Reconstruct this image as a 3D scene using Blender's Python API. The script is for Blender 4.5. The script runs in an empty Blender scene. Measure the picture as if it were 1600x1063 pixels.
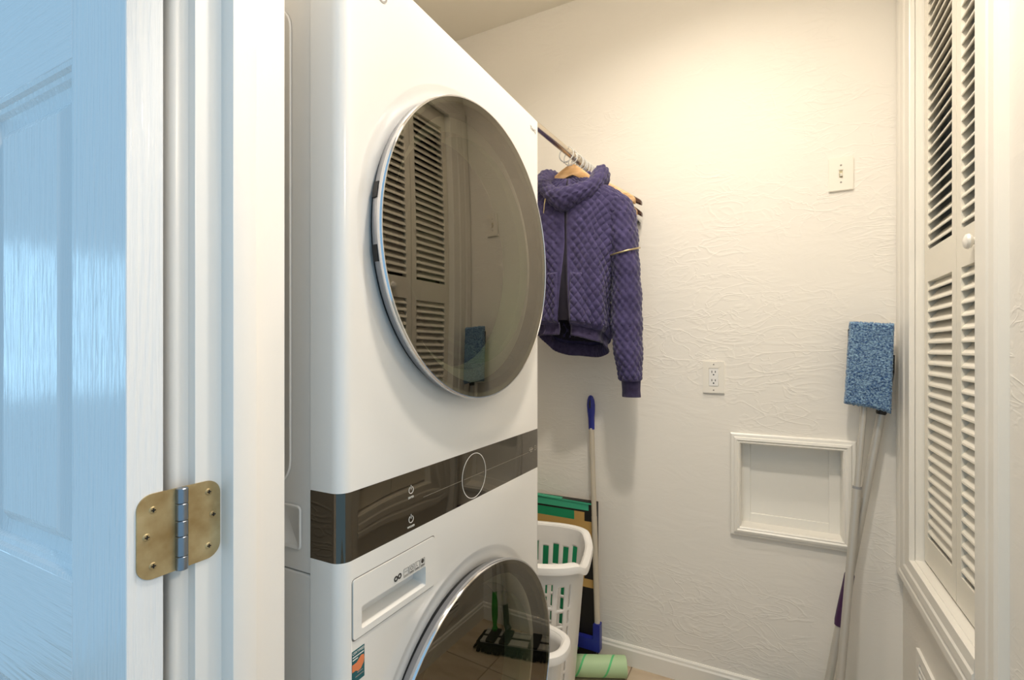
import bpy, bmesh, math, random
from mathutils import Vector, Matrix, noise
random.seed(7)
C = bpy.context.scene.collection
PI = math.pi

# ------------------------------------------------------------------ camera, world, lights, exposure
scn = bpy.context.scene
cam_d = bpy.data.cameras.new('camera')
cam_d.sensor_width = 36.0
cam_d.lens = 775.0 / 1600.0 * 36.0
cam_d.shift_y = 14.5 / 1600.0
cam_d.clip_start = 0.01
cam = bpy.data.objects.new('camera', cam_d)
C.objects.link(cam)
cam.location = (0.0, 0.0, 1.294)
cam.rotation_euler = (PI / 2, 0.0, math.radians(27.5))
scn.camera = cam

scn.view_settings.view_transform = 'Standard'
scn.view_settings.look = 'None'
scn.view_settings.gamma = 1.0
scn.view_settings.use_curve_mapping = False
scn.view_settings.exposure = 0.15

world = bpy.data.worlds.new('hall_ambience')
scn.world = world
world.use_nodes = True
wbg = world.node_tree.nodes['Background']
wbg.inputs['Color'].default_value = (0.44, 0.735, 1.0, 1.0)
wbg.inputs['Strength'].default_value = 0.70

def lamp(name, kind, loc, energy, color, rot=(0, 0, 0), **kw):
    d = bpy.data.lights.new(name, kind)
    d.energy = energy
    d.color = color
    for k, v in kw.items():
        setattr(d, k, v)
    o = bpy.data.objects.new(name, d)
    C.objects.link(o)
    o.location = loc
    o.rotation_euler = rot
    return o

# recessed downlight in the laundry ceiling, then an added second one as fill
lamp('downlight_and_fill_lamp', 'AREA', (-0.22, 1.33, 2.838), 8.8, (1.0, 0.91, 0.79), shape='DISK', size=0.12)
lamp('downlight_and_fill_lamp', 'AREA', (-0.05, 0.74, 2.825), 17.0, (1.0, 0.91, 0.79), shape='DISK', size=0.12)  # added unseen fill that evens out the back wall
# daylight from the hall window, off to the left behind the camera
lamp('hall_window_daylight', 'AREA', (-2.9, -0.65, 1.42), 5.0, (0.42, 0.74, 1.0),
     rot=(PI / 2, 0, -PI / 2), shape='RECTANGLE', size=0.95, size_y=0.66)

# added warm fill, unseen in the hall on the right, whitens the jamb
lamp('hall_fill_lamp', 'POINT', (1.15, 0.06, 2.15), 32.0, (1.0, 0.83, 0.64), shadow_soft_size=0.10)

# ------------------------------------------------------------------ materials
def srgb(r, g, b):
    def f(c):
        c /= 255.0
        return c / 12.92 if c <= 0.04045 else ((c + 0.055) / 1.055) ** 2.4
    return (f(r), f(g), f(b), 1.0)

def mat(name, rgb, rough=0.5, metal=0.0, spec=0.5, coat=0.0):
    m = bpy.data.materials.new(name)
    m.use_nodes = True
    b = m.node_tree.nodes['Principled BSDF']
    b.inputs['Base Color'].default_value = srgb(*rgb)
    b.inputs['Roughness'].default_value = rough
    b.inputs['Metallic'].default_value = metal
    b.inputs['Specular IOR Level'].default_value = spec
    b.inputs['Coat Weight'].default_value = coat
    return m

def N(m, t, **kw):
    n = m.node_tree.nodes.new(t)
    for k, v in kw.items():
        setattr(n, k, v)
    return n

def L(m, a, b):
    m.node_tree.links.new(a, b)

def math_node(m, op, a, b=None, c=None, clamp=False):
    n = N(m, 'ShaderNodeMath', operation=op, use_clamp=clamp)
    for i, v in enumerate((a, b, c)):
        if v is None:
            continue
        if isinstance(v, (int, float)):
            n.inputs[i].default_value = v
        else:
            L(m, v, n.inputs[i])
    return n.outputs[0]

def coords(m, scale=(1, 1, 1), rot=(0, 0, 0)):
    tc = N(m, 'ShaderNodeTexCoord')
    mp = N(m, 'ShaderNodeMapping')
    mp.inputs['Scale'].default_value = scale
    mp.inputs['Rotation'].default_value = rot
    L(m, tc.outputs['Object'], mp.inputs['Vector'])
    return mp.outputs['Vector']

def noise_tex(m, vec, scale, detail=2.0, rough=0.5, dist=0.0):
    n = N(m, 'ShaderNodeTexNoise')
    n.inputs['Scale'].default_value = scale
    n.inputs['Detail'].default_value = detail
    n.inputs['Roughness'].default_value = rough
    n.inputs['Distortion'].default_value = dist
    L(m, vec, n.inputs['Vector'])
    return n.outputs['Fac']

def bump(m, height, strength, distance):
    b = N(m, 'ShaderNodeBump')
    b.inputs['Strength'].default_value = strength
    b.inputs['Distance'].default_value = distance
    L(m, height, b.inputs['Height'])
    L(m, b.outputs['Normal'], m.node_tree.nodes['Principled BSDF'].inputs['Normal'])
    return b

def mottled(m, rgb1, rgb2, scale, lo=0.35, hi=0.65, detail=3.0, stretch=(1, 1, 1)):
    """base colour that wanders between two paints"""
    f = noise_tex(m, coords(m, stretch), scale, detail)
    r = N(m, 'ShaderNodeValToRGB')
    r.color_ramp.elements[0].position = lo
    r.color_ramp.elements[1].position = hi
    r.color_ramp.elements[0].color = srgb(*rgb1)
    r.color_ramp.elements[1].color = srgb(*rgb2)
    L(m, f, r.inputs['Fac'])
    L(m, r.outputs['Color'], m.node_tree.nodes['Principled BSDF'].inputs['Base Color'])
    return f

def plaster(name, rgb, strength=0.40):
    """skip-trowelled plaster: thin curved ridges in patches"""
    m = mat(name, rgb, 0.62, spec=0.3)
    v1 = coords(m, (1.0, 1.0, 2.3), (0.3, 0.45, 0.5))
    def ridge(scale, dist, width, det=1.5):
        n = noise_tex(m, v1, scale, det, 0.5, dist)
        d = math_node(m, 'ABSOLUTE', math_node(m, 'SUBTRACT', n, 0.5))
        return math_node(m, 'SUBTRACT', 1.0, math_node(m, 'DIVIDE', d, width), clamp=True)
    a = ridge(3.6, 1.7, 0.030, 2.4)
    b = ridge(8.0, 1.2, 0.040, 2.0)
    mask = noise_tex(m, coords(m), 3.2, 1.0)
    mask = math_node(m, 'MULTIPLY', math_node(m, 'SUBTRACT', mask, 0.46), 5.0, clamp=True)
    sheet = noise_tex(m, v1, 5.0, 4.0, 0.55, 1.2)
    h = math_node(m, 'MULTIPLY', math_node(m, 'ADD', math_node(m, 'MULTIPLY', a, 0.45), math_node(m, 'MULTIPLY', b, 0.35)), mask)
    h = math_node(m, 'ADD', h, math_node(m, 'MULTIPLY', sheet, 1.0))
    bump(m, h, strength, 0.004)
    return m

def grained(name, rgb, axis, rough=0.17):
    """painted moulded door skin with embossed wood grain running along one axis"""
    m = mat(name, rgb, rough, spec=0.55)
    sc = {'z': (250, 250, 9.0), 'x': (9.0, 250, 250)}[axis]
    g = noise_tex(m, coords(m, sc), 1.0, 2.5, 0.6, 0.6)
    cath = noise_tex(m, coords(m, {'z': (14, 14, 1.6), 'x': (1.6, 14, 14)}[axis]), 1.0, 0.0)
    rings = math_node(m, 'SINE', math_node(m, 'MULTIPLY', cath, 90.0))
    h = math_node(m, 'ADD', math_node(m, 'MULTIPLY', g, 1.0), math_node(m, 'MULTIPLY', rings, 0.16))
    bump(m, h, 0.65, 0.0013)
    return m

M = {}
M['wall'] = plaster('wall_plaster', (240, 235, 226))
M['ceiling'] = mat('ceiling_paint', (238, 231, 216), 0.8, spec=0.2)
M['trim'] = mat('trim_paint', (242, 238, 229), 0.30, spec=0.5)
bump(M['trim'], noise_tex(M['trim'], coords(M['trim'], (60, 60, 5)), 1.0, 2.0), 0.12, 0.001)
M['jamb'] = mat('jamb_paint', (240, 236, 230), 0.28, spec=0.5)
bump(M['jamb'], noise_tex(M['jamb'], coords(M['jamb'], (90, 90, 6)), 1.0, 2.0), 0.15, 0.001)
M['door_v'] = grained('door_paint_upright_grain', (236, 238, 240), 'z')
M['door_h'] = grained('door_paint_level_grain', (236, 238, 240), 'x')
M['louver'] = mat('louver_paint', (238, 232, 218), 0.38, spec=0.45)
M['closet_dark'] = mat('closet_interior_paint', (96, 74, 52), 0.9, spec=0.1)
M['tile'] = mat('floor_tile', (196, 176, 150), 0.42)
mottled(M['tile'], (186, 164, 136), (208, 190, 166), 3.0, detail=5, stretch=(1, 4, 1))
M['grout'] = mat('floor_grout', (150, 134, 114), 0.9)
M['enamel'] = mat('white_enamel', (240, 236, 230), 0.20, spec=0.5, coat=0.3)
M['enamel_side'] = mat('side_panel_enamel', (226, 224, 220), 0.32)
M['white_plastic'] = mat('white_plastic', (240, 237, 232), 0.35)
M['hamper'] = mat('hamper_plastic', (236, 233, 228), 0.38)
M['plate'] = mat('wall_plate_plastic', (240, 234, 222), 0.3)
M['ivory'] = mat('ivory_toggle', (206, 196, 160), 0.35)
M['black_plastic'] = mat('black_plastic', (18, 18, 20), 0.35)
M['grey_plastic'] = mat('grey_plastic', (150, 150, 152), 0.4)
M['dark_ink'] = mat('dark_ink', (58, 54, 50), 0.6)
M['grey_ink'] = mat('grey_ink', (150, 145, 138), 0.6)
M['white_ink'] = mat('white_ink', (235, 232, 225), 0.6)
M['dim_ink'] = mat('dim_ink', (150, 142, 128), 0.6)
M['chrome'] = mat('chrome', (225, 225, 228), 0.10, 1.0)
M['nickel'] = mat('brushed_nickel', (212, 202, 186), 0.27, 1.0)
M['satin'] = mat('satin_metal', (176, 176, 180), 0.28, 1.0)
M['steel'] = mat('steel', (150, 155, 162), 0.3, 1.0)
M['drum'] = mat('drum_steel', (48, 46, 43), 0.35, 0.8)
M['pole_grey'] = mat('pole_grey_paint', (196, 192, 184), 0.32, 0.25)
M['pole_beige'] = mat('pole_beige_paint', (200, 190, 172), 0.4)
M['blue'] = mat('blue_plastic', (36, 44, 140), 0.35)
M['purple'] = mat('purple_plastic', (62, 28, 72), 0.4)
M['green'] = mat('green_plastic', (40, 140, 44), 0.4)
M['hanger_wood'] = mat('pale_hanger_wood', (222, 178, 128), 0.4)
mottled(M['hanger_wood'], (206, 160, 108), (230, 190, 142), 8.0, stretch=(2, 8, 10))
M['dark_wood'] = mat('dark_hanger_wood', (70, 40, 26), 0.35)
M['clear'] = mat('clear_ring_plastic', (240, 240, 238), 0.12)
M['clear'].node_tree.nodes['Principled BSDF'].inputs['Transmission Weight'].default_value = 0.45
M['zip'] = mat('zip_brass', (176, 160, 122), 0.35, 0.7)

# hinge plating, worn yellow zinc
M['zinc'] = mat('yellow_zinc', (186, 164, 118), 0.42, 0.55)
mottled(M['zinc'], (160, 134, 88), (200, 182, 140), 32.0, 0.3, 0.7, 4.0)

# smoked mirror glass: part reflects, part lets the drum be seen
def smoked(name, refl, tint, rough=0.004, wob=0.0):
    m = bpy.data.materials.new(name)
    m.use_nodes = True
    nt = m.node_tree
    nt.nodes.remove(nt.nodes['Principled BSDF'])
    out = nt.nodes['Material Output']
    g = N(m, 'ShaderNodeBsdfGlossy')
    g.inputs['Color'].default_value = refl
    g.inputs['Roughness'].default_value = rough
    t = N(m, 'ShaderNodeBsdfTransparent')
    t.inputs['Color'].default_value = tint
    a = N(m, 'ShaderNodeAddShader')
    L(m, g.outputs[0], a.inputs[0])
    L(m, t.outputs[0], a.inputs[1])
    L(m, a.outputs[0], out.inputs['Surface'])
    return m
M['smoked'] = smoked('smoked_glass', (0.180, 0.167, 0.145, 1), (0.20, 0.21, 0.17, 1))
M['bowl'] = smoked('bowl_glass', (0.13, 0.16, 0.13, 1), (0.72, 0.82, 0.70, 1), 0.03)
# control panel: black glass
M['panel'] = bpy.data.materials.new('panel_glass')
M['panel'].use_nodes = True
_nt = M['panel'].node_tree
_b = _nt.nodes['Principled BSDF']
_b.inputs['Base Color'].default_value = (0.135, 0.120, 0.098, 1)
_b.inputs['Metallic'].default_value = 1.0
_b.inputs['Roughness'].default_value = 0.03
bump(M['panel'], noise_tex(M['panel'], coords(M['panel'], (1, 1, 1)), 7.0, 0.5), 0.25, 0.006)

def cloth(name, rgb, rgb2, scale=60):
    m = mat(name, rgb, 0.85, spec=0.2)
    mottled(m, rgb, rgb2, scale)
    m.node_tree.nodes['Principled BSDF'].inputs['Sheen Weight'].default_value = 0.25
    return m
M['quilt'] = cloth('quilted_purple', (59, 53, 88), (73, 66, 106), 40)
M['rib'] = cloth('ribbed_purple', (56, 48, 78), (70, 62, 94), 60)
M['lining'] = mat('dark_lining', (24, 19, 36), 0.8)
M['pad'] = cloth('microfibre_blue', (48, 84, 134), (146, 178, 202), 170)
M['fringe'] = mat('black_chenille', (14, 14, 15), 0.9)
M['card'] = mat('cardboard', (196, 158, 92), 0.8)
M['card_green'] = mat('cardboard_green_print', (22, 146, 100), 0.55)
M['card_teal'] = mat('cardboard_pale_green_print', (66, 176, 138), 0.55)
M['card_black'] = mat('cardboard_black_print', (22, 18, 15), 0.55)
M['teal'] = mat('sticker_teal', (22, 92, 98), 0.5)
M['orange'] = mat('sticker_orange', (228, 132, 84), 0.5)
# sticky roll: pale green paper with darker spiral stripe
M['roll'] = mat('sticky_roll_paper', (178, 214, 160), 0.55)
_m = M['roll']
_v = N(_m, 'ShaderNodeTexCoord').outputs['Object']
_s = N(_m, 'ShaderNodeSeparateXYZ')
L(_m, _v, _s.inputs[0])
_ang = math_node(_m, 'DIVIDE', math_node(_m, 'ARCTAN2', _s.outputs['Z'], _s.outputs['Y']), 2 * PI)
_ph = math_node(_m, 'FRACT', math_node(_m, 'ADD', math_node(_m, 'MULTIPLY', _s.outputs['X'], 9.0), math_node(_m, 'ADD', _ang, 5.0)))
_st = math_node(_m, 'LESS_THAN', _ph, 0.075)
_mx = N(_m, 'ShaderNodeMix', data_type='RGBA')
_mx.inputs['A'].default_value = srgb(186, 214, 166)
_mx.inputs['B'].default_value = srgb(96, 204, 128)
L(_m, _st, _mx.inputs['Factor'])
L(_m, _mx.outputs['Result'], _m.node_tree.nodes['Principled BSDF'].inputs['Base Color'])

# ------------------------------------------------------------------ object helpers
def wloc(o):
    v = Vector((0, 0, 0))
    while o is not None:
        v = v + o.location
        o = o.parent
    return v

def link(name, bm, material, parent=None, origin=None, smooth=False, kind=None):
    """link a bmesh built in room coordinates as ONE mesh object"""
    bmesh.ops.recalc_face_normals(bm, faces=bm.faces)
    me = bpy.data.meshes.new(name)
    off = wloc(parent) if parent else Vector((0, 0, 0))
    loc = Vector(origin) - off if origin is not None else Vector((0, 0, 0))
    bmesh.ops.translate(bm, verts=bm.verts, vec=-(off + loc))
    if smooth:
        ang = math.radians(38)
        for f in bm.faces:
            f.smooth = True
        for e in bm.edges:
            if len(e.link_faces) == 2 and e.calc_face_angle(0) > ang:
                e.smooth = False
    bm.to_mesh(me)
    bm.free()
    for x in (material if isinstance(material, (list, tuple)) else [material]):
        me.materials.append(x)
    o = bpy.data.objects.new(name, me)
    C.objects.link(o)
    o.location = loc
    if parent:
        o.parent = parent
    if kind:
        o['kind'] = kind
    return o

def tag(o, label=None, cat=None, group=None, kind=None):
    if label: o['label'] = label
    if cat: o['category'] = cat
    if group: o['group'] = group
    if kind: o['kind'] = kind
    return o

def thing(name, label, cat, loc, group=None):
    o = bpy.data.objects.new(name, None)
    o.empty_display_size = 0.05
    C.objects.link(o)
    o.location = loc
    return tag(o, label, cat, group)

def struct(name, loc=(0, 0, 0)):
    o = bpy.data.objects.new(name, None)
    C.objects.link(o)
    o.location = loc
    o['kind'] = 'structure'
    return o

def copy_part(src, parent, loc):
    o = src.copy()
    C.objects.link(o)
    o.parent = parent
    o.location = Vector(loc) - wloc(parent)
    return o

def add_box(bm, x0, x1, y0, y1, z0, z1, bevel=0.0, seg=2):
    vs = [bm.verts.new(p) for p in ((x0, y0, z0), (x1, y0, z0), (x1, y1, z0), (x0, y1, z0),
                                    (x0, y0, z1), (x1, y0, z1), (x1, y1, z1), (x0, y1, z1))]
    fs = [bm.faces.new([vs[i] for i in q]) for q in ((0, 3, 2, 1), (4, 5, 6, 7), (0, 1, 5, 4), (1, 2, 6, 5), (2, 3, 7, 6), (3, 0, 4, 7))]
    if bevel > 0:
        es = list({e for f in fs for e in f.edges})
        bmesh.ops.bevel(bm, geom=es, offset=bevel, segments=seg, affect='EDGES', profile=0.5)
    return vs

def box(*a, **k):
    bm = bmesh.new()
    add_box(bm, *a, **k)
    return bm

def add_tube(bm, path, radii, n=16, caps=True, squash=None):
    """tube through points with a radius per point; parallel transported frames"""
    P = [Vector(p) for p in path]
    if not isinstance(radii, (list, tuple)):
        radii = [radii] * len(P)
    rings = []
    prev = None
    for i, p in enumerate(P):
        t = (P[min(i + 1, len(P) - 1)] - P[max(i - 1, 0)]).normalized()
        if prev is None:
            a = Vector((0, 0, 1)) if abs(t.z) < 0.9 else Vector((1, 0, 0))
            u = t.cross(a).normalized()
        else:
            u = (prev - t * prev.dot(t)).normalized()
        prev = u
        w = t.cross(u)
        sq = squash if squash else 1.0
        rings.append([bm.verts.new(p + (u * math.cos(2 * PI * k / n) + w * math.sin(2 * PI * k / n) * sq) * radii[i]) for k in range(n)])
    for a, b in zip(rings, rings[1:]):
        for k in range(n):
            bm.faces.new((a[k], a[(k + 1) % n], b[(k + 1) % n], b[k]))
    if caps:
        bm.faces.new(rings[0][::-1])
        bm.faces.new(rings[-1])
    return rings

def tube(*a, **k):
    bm = bmesh.new()
    add_tube(bm, *a, **k)
    return bm

def add_lathe(bm, prof, frame, n=64, close=False, a0=0.0, a1=2 * PI):
    """profile of (radius, along) turned about the frame's axis; frame = (centre, axis, side, up)"""
    c, ax, s, u = frame
    full = abs(a1 - a0 - 2 * PI) < 1e-6
    cnt = n if full else n + 1
    rings = []
    for r, h in prof:
        if r < 1e-6:
            rings.append([bm.verts.new(c + ax * h)])
        else:
            rings.append([bm.verts.new(c + ax * h + (s * math.cos(a0 + (a1 - a0) * k / n) + u * math.sin(a0 + (a1 - a0) * k / n)) * r) for k in range(cnt)])
    if close:
        rings.append(rings[0])
    for a, b in zip(rings, rings[1:]):
        for k in range(n):
            k2 = (k + 1) % cnt
            if len(a) == 1 and len(b) == 1:
                continue
            if len(a) == 1:
                bm.faces.new((a[0], b[k], b[k2]))
            elif len(b) == 1:
                bm.faces.new((a[k], b[0], a[k2]))
            else:
                bm.faces.new((a[k], b[k], b[k2], a[k2]))
    return rings

def lathe(*a, **k):
    bm = bmesh.new()
    add_lathe(bm, *a, **k)
    return bm

V = Vector
X_, Y_, Z_ = V((1, 0, 0)), V((0, 1, 0)), V((0, 0, 1))
def zframe(x, y, z): return (V((x, y, z)), Z_, X_, Y_)
def xframe(x, y, z): return (V((x, y, z)), X_, Y_, Z_)
def yframe(x, y, z): return (V((x, y, z)), -Y_, X_, Z_)

def prism(bm, poly, place, d0, d1):
    """extrude a 2-D polygon; place(u, v, d) -> point"""
    a = [bm.verts.new(place(u, v, d0)) for u, v in poly]
    b = [bm.verts.new(place(u, v, d1)) for u, v in poly]
    n = len(poly)
    bm.faces.new(a[::-1])
    bm.faces.new(b)
    for i in range(n):
        bm.faces.new((a[i], a[(i + 1) % n], b[(i + 1) % n], b[i]))
    return a, b

def rrect(u0, u1, v0, v1, r, seg=6):
    rs = r if isinstance(r, (list, tuple)) else (r, r, r, r)
    out = []
    for (cx, cy, sx, sy, a0, rr) in ((u1, v1, -1, -1, 0, rs[0]), (u0, v1, 1, -1, 90, rs[1]), (u0, v0, 1, 1, 180, rs[2]), (u1, v0, -1, 1, 270, rs[3])):
        if rr <= 1e-6:
            out.append((cx, cy))
            continue
        for k in range(seg + 1):
            a = math.radians(a0 + 90 * k / seg)
            out.append((cx + sx * rr + rr * math.cos(a), cy + sy * rr + rr * math.sin(a)))
    return out

def circ(u, v, r, n=24):
    return [(u + r * math.cos(2 * PI * k / n), v + r * math.sin(2 * PI * k / n)) for k in range(n)]

def holed(bm, outer, holes, place, d):
    """flat sheet with holes; returns loops of verts"""
    es, loops = [], []
    for poly in [outer] + holes:
        vs = [bm.verts.new(place(u, v, d)) for u, v in poly]
        loops.append(vs)
        es += [bm.edges.new((vs[i], vs[(i + 1) % len(vs)])) for i in range(len(vs))]
    bmesh.ops.triangle_fill(bm, use_beauty=True, use_dissolve=False, edges=es)
    return loops

def holed_slab(bm, outer, holes, place, d0, d1):
    A = holed(bm, outer, holes, place, d0)
    B = holed(bm, outer, holes, place, d1)
    for a, b in zip(A, B):
        n = len(a)
        for i in range(n):
            bm.faces.new((a[i], a[(i + 1) % n], b[(i + 1) % n], b[i]))

def rect(u0, u1, v0, v1):
    return [(u0, v0), (u1, v0), (u1, v1), (u0, v1)]

def text_part(name, s, size, material, parent, pos, right, up, depth=0.0003):
    cu = bpy.data.curves.new(name, 'FONT')
    cu.body = s
    cu.size = size
    cu.align_x = 'CENTER'
    cu.align_y = 'CENTER'
    cu.extrude = depth
    tmp = bpy.data.objects.new(name, cu)
    C.objects.link(tmp)
    dg = bpy.context.evaluated_depsgraph_get()
    me = bpy.data.meshes.new_from_object(tmp.evaluated_get(dg))
    bpy.data.objects.remove(tmp)
    bpy.data.curves.remove(cu)
    r, u = V(right).normalized(), V(up).normalized()
    n = r.cross(u)
    mx = Matrix((r, u, n)).transposed().to_4x4()
    mx.translation = V(pos) - wloc(parent)
    me.transform(mx)
    me.materials.clear()
    me.materials.append(material)
    o = bpy.data.objects.new(name, me)
    C.objects.link(o)
    o.parent = parent
    return o

def recalc(bm):
    bmesh.ops.recalc_face_normals(bm, faces=bm.faces)
    return bm

# ------------------------------------------------------------------ room shell
XL, XR, YF, YB, ZC = -1.45, 0.385, 0.4436, 2.03, 2.805
DOOR_X0, DOOR_X1, DOOR_Z = -0.60, 0.28, 2.08

floor = struct('floor')
link('grout_bed', box(-2.6, 1.6, -1.3, 2.15, -0.08, -0.004), M['grout'], floor)
tx, ty = 0.30, 0.60
first = None
for i in range(14):
    for j in range(6):
        x, y = -2.6 + i * tx + tx / 2, -1.3 + j * ty + ty / 2
        if first is None:
            first = link('tile', box(x - tx / 2 + 0.002, x + tx / 2 - 0.002, y - ty / 2 + 0.002, y + ty / 2 - 0.002, -0.012, 0.0, bevel=0.0015, seg=1), M['tile'], floor, origin=(x, y, 0))
        else:
            copy_part(first, floor, (x, y, 0))

bm = bmesh.new()
holed_slab(bm, rect(XL - 0.1, XR + 0.45, YF - 0.1, YB + 0.12), [circ(-0.22, 1.33, 0.075, 32), circ(-0.05, 0.74, 0.075, 32)], lambda u, v, d: (u, v, d), ZC, ZC + 0.08)
link('ceiling', bm, M['ceiling'], kind='structure')

NX0, NX1, NZ0, NZ1 = -0.097, 0.219, 0.640, 0.9455
bm = bmesh.new()
holed_slab(bm, rect(XL - 0.1, XR + 0.1, -0.05, ZC), [rect(NX0, NX1, NZ0, NZ1)], lambda u, v, d: (u, d, v), YB, YB + 0.12)
link('wall_back', bm, M['wall'], kind='structure')

OY0, OY1, OZ0, OZ1 = 1.300, 1.885, 0.660, 2.46
bm = bmesh.new()
holed_slab(bm, rect(YF, YB, -0.05, ZC), [rect(OY0, OY1, OZ0, OZ1)], lambda u, v, d: (d, u, v), XR, XR + 0.10)
link('wall_right', bm, M['wall'], kind='structure')
link('wall_left', box(XL - 0.1, XL, YF, YB, -0.05, ZC), M['wall'], kind='structure')
bm = bmesh.new()
holed_slab(bm, [(-2.6, -0.05), (DOOR_X0, -0.05), (DOOR_X0, DOOR_Z), (DOOR_X1, DOOR_Z), (DOOR_X1, -0.05), (1.6, -0.05), (1.6, ZC), (-2.6, ZC)], [],
           lambda u, v, d: (u, d, v), 0.328, YF)
link('wall_front', bm, M['wall'], kind='structure')

# closet behind the louvred doors
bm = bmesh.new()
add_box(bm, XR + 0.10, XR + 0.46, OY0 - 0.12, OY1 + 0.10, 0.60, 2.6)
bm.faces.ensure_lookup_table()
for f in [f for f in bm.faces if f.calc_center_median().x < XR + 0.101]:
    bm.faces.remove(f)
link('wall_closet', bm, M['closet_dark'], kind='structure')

# baseboards
BB = [(0.0, 0.0), (0.0, 0.083), (0.005, 0.083), (0.009, 0.078), (0.010, 0.070), (0.014, 0.064), (0.014, 0.0)]
bm = bmesh.new()
prism(bm, BB, lambda u, v, d: (d, YB - u, v), XL, XR)
link('baseboard_back', bm, M['trim'], kind='structure')
bm = bmesh.new()
prism(bm, BB, lambda u, v, d: (XR - u, d, v), YF + 0.02, YB - 0.014)
link('baseboard_right', bm, M['trim'], kind='structure')

# ------------------------------------------------------------------ doorway we look through: jamb, stop, casing
JX = -0.570
jl = struct('trim_1', (JX, 0.33, 0))
link('jamb_board', box(-0.602, JX, 0.328, YF, 0.0, DOOR_Z - 0.02, bevel=0.0012, seg=2), M['jamb'], jl, smooth=True)
link('door_stop', box(JX - 0.002, JX + 0.022, 0.358, 0.388, 0.0, DOOR_Z - 0.02, bevel=0.0015, seg=2), M['jamb'], jl, smooth=True)
bm = bmesh.new()
prism(bm, [(-0.583, 0.3285), (-0.583, 0.316), (-0.5855, 0.312), (-0.589, 0.3105), (-0.60, 0.3125), (-0.615, 0.314), (-0.655, 0.3125), (-0.660, 0.3285)],
      lambda u, v, d: (u, v, d), 0.0, DOOR_Z + 0.05)
link('hall_casing', bm, M['jamb'], jl, smooth=True)
jr = struct('trim_2', (DOOR_X1, 0.33, 0))
link('jamb_board', box(0.25, DOOR_X1 + 0.002, 0.328, YF, 0.0, DOOR_Z - 0.02, bevel=0.0012), M['jamb'], jr)
link('door_stop', box(0.238, 0.252, 0.363, 0.393, 0.0, DOOR_Z - 0.02, bevel=0.0012), M['jamb'], jr)
link('trim_3', box(JX, 0.25, 0.328, YF, DOOR_Z - 0.03, DOOR_Z, bevel=0.0012), M['jamb'], kind='structure')

# ------------------------------------------------------------------ open six-panel door, folded back against the hall wall
DF, DT = 0.261, 0.0345
d1 = struct('door_1', (-0.57, DF, 0.0))
dx1, dx0 = -0.570, -1.380
dz = [0.012, 0.235, 0.880, 1.037, 1.615, 1.760, 1.930, 2.045]
cols = [(-0.931, -0.682), (-1.268, -1.019)]
def board(name, x0, x1, z0, z1, m):
    link(name, box(x0, x1, DF, DF + DT, z0, z1, bevel=0.0008, seg=1), m, d1, smooth=False)
board('stile', -0.682, dx1, dz[0], dz[7], M['door_v'])
board('stile', dx0, -1.268, dz[0], dz[7], M['door_v'])
for k in (0, 2, 4, 6):
    board('rail', -1.268, -0.682, dz[k], dz[k + 1], M['door_h'])
for k in (1, 3, 5):
    board('mullion', -1.019, -0.931, dz[k], dz[k + 1], M['door_v'])
    for (px0, px1) in cols:
        bm = bmesh.new()
        steps = [(0.0, 0.0005), (0.005, 0.0015), (0.007, 0.0065), (0.013, 0.0075), (0.017, 0.0130), (0.033, 0.0150), (0.046, 0.0062), (0.050, 0.0048)]
        rings = []
        for ins, dep in steps:
            rings.append([bm.verts.new((x, DF + dep, z)) for x, z in ((px0 + ins, dz[k] + ins), (px1 - ins, dz[k] + ins), (px1 - ins, dz[k + 1] - ins), (px0 + ins, dz[k + 1] - ins))])
        for a, b in zip(rings, rings[1:]):
            for i in range(4):
                bm.faces.new((a[i], a[(i + 1) % 4], b[(i + 1) % 4], b[i]))
        bm.faces.new(rings[-1])
        back = [bm.verts.new((x, DF + DT - 0.004, z)) for x, z in ((px0, dz[k]), (px1, dz[k]), (px1, dz[k + 1]), (px0, dz[k + 1]))]
        for i in range(4):
            bm.faces.new((rings[0][i], rings[0][(i + 1) % 4], back[(i + 1) % 4], back[i]))
        bm.faces.new(back[::-1])
        link('panel', bm, M['door_v'], d1)

# hinge
HZ0, HZ1 = 1.0555, 1.1440
hinge = thing('door_hinge', 'worn brass-coloured butt hinge joining the open door to the white jamb', 'hinge', (-0.566, 0.3117, HZ0))
def side(u, v, d): return (d, u, v)          # u along the wall thickness, v up, d out into the doorway
bm = bmesh.new()
prism(bm, rrect(0.2695, 0.309, HZ0, HZ1, (0.0, 0.0155, 0.0155, 0.0), 8), side, -0.5702, -0.5680)
leaf = link('hinge_leaf', bm, M['zinc'], hinge)
bm = bmesh.new()
prism(bm, rrect(0.314, 0.3555, HZ0, HZ1, (0.0155, 0.0, 0.0, 0.0155), 8), side, -0.5702, -0.5682)
leaf2 = link('hinge_leaf', bm, M['zinc'], hinge)
zs = [HZ0, HZ0 + 0.0150, HZ0 + 0.0365, HZ0 + 0.0535, HZ0 + 0.0720, HZ1]
for a, b in zip(zs, zs[1:]):
    link('knuckle', lathe([(0.0001, a + 0.0002), (0.0054, a + 0.0002), (0.0060, a + 0.0008), (0.0060, b - 0.0008), (0.0054, b - 0.0002), (0.0001, b - 0.0002)], (V((-0.5655, 0.3117, 0)), Z_, X_, Y_), 20), M['steel'], hinge, smooth=True)
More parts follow.
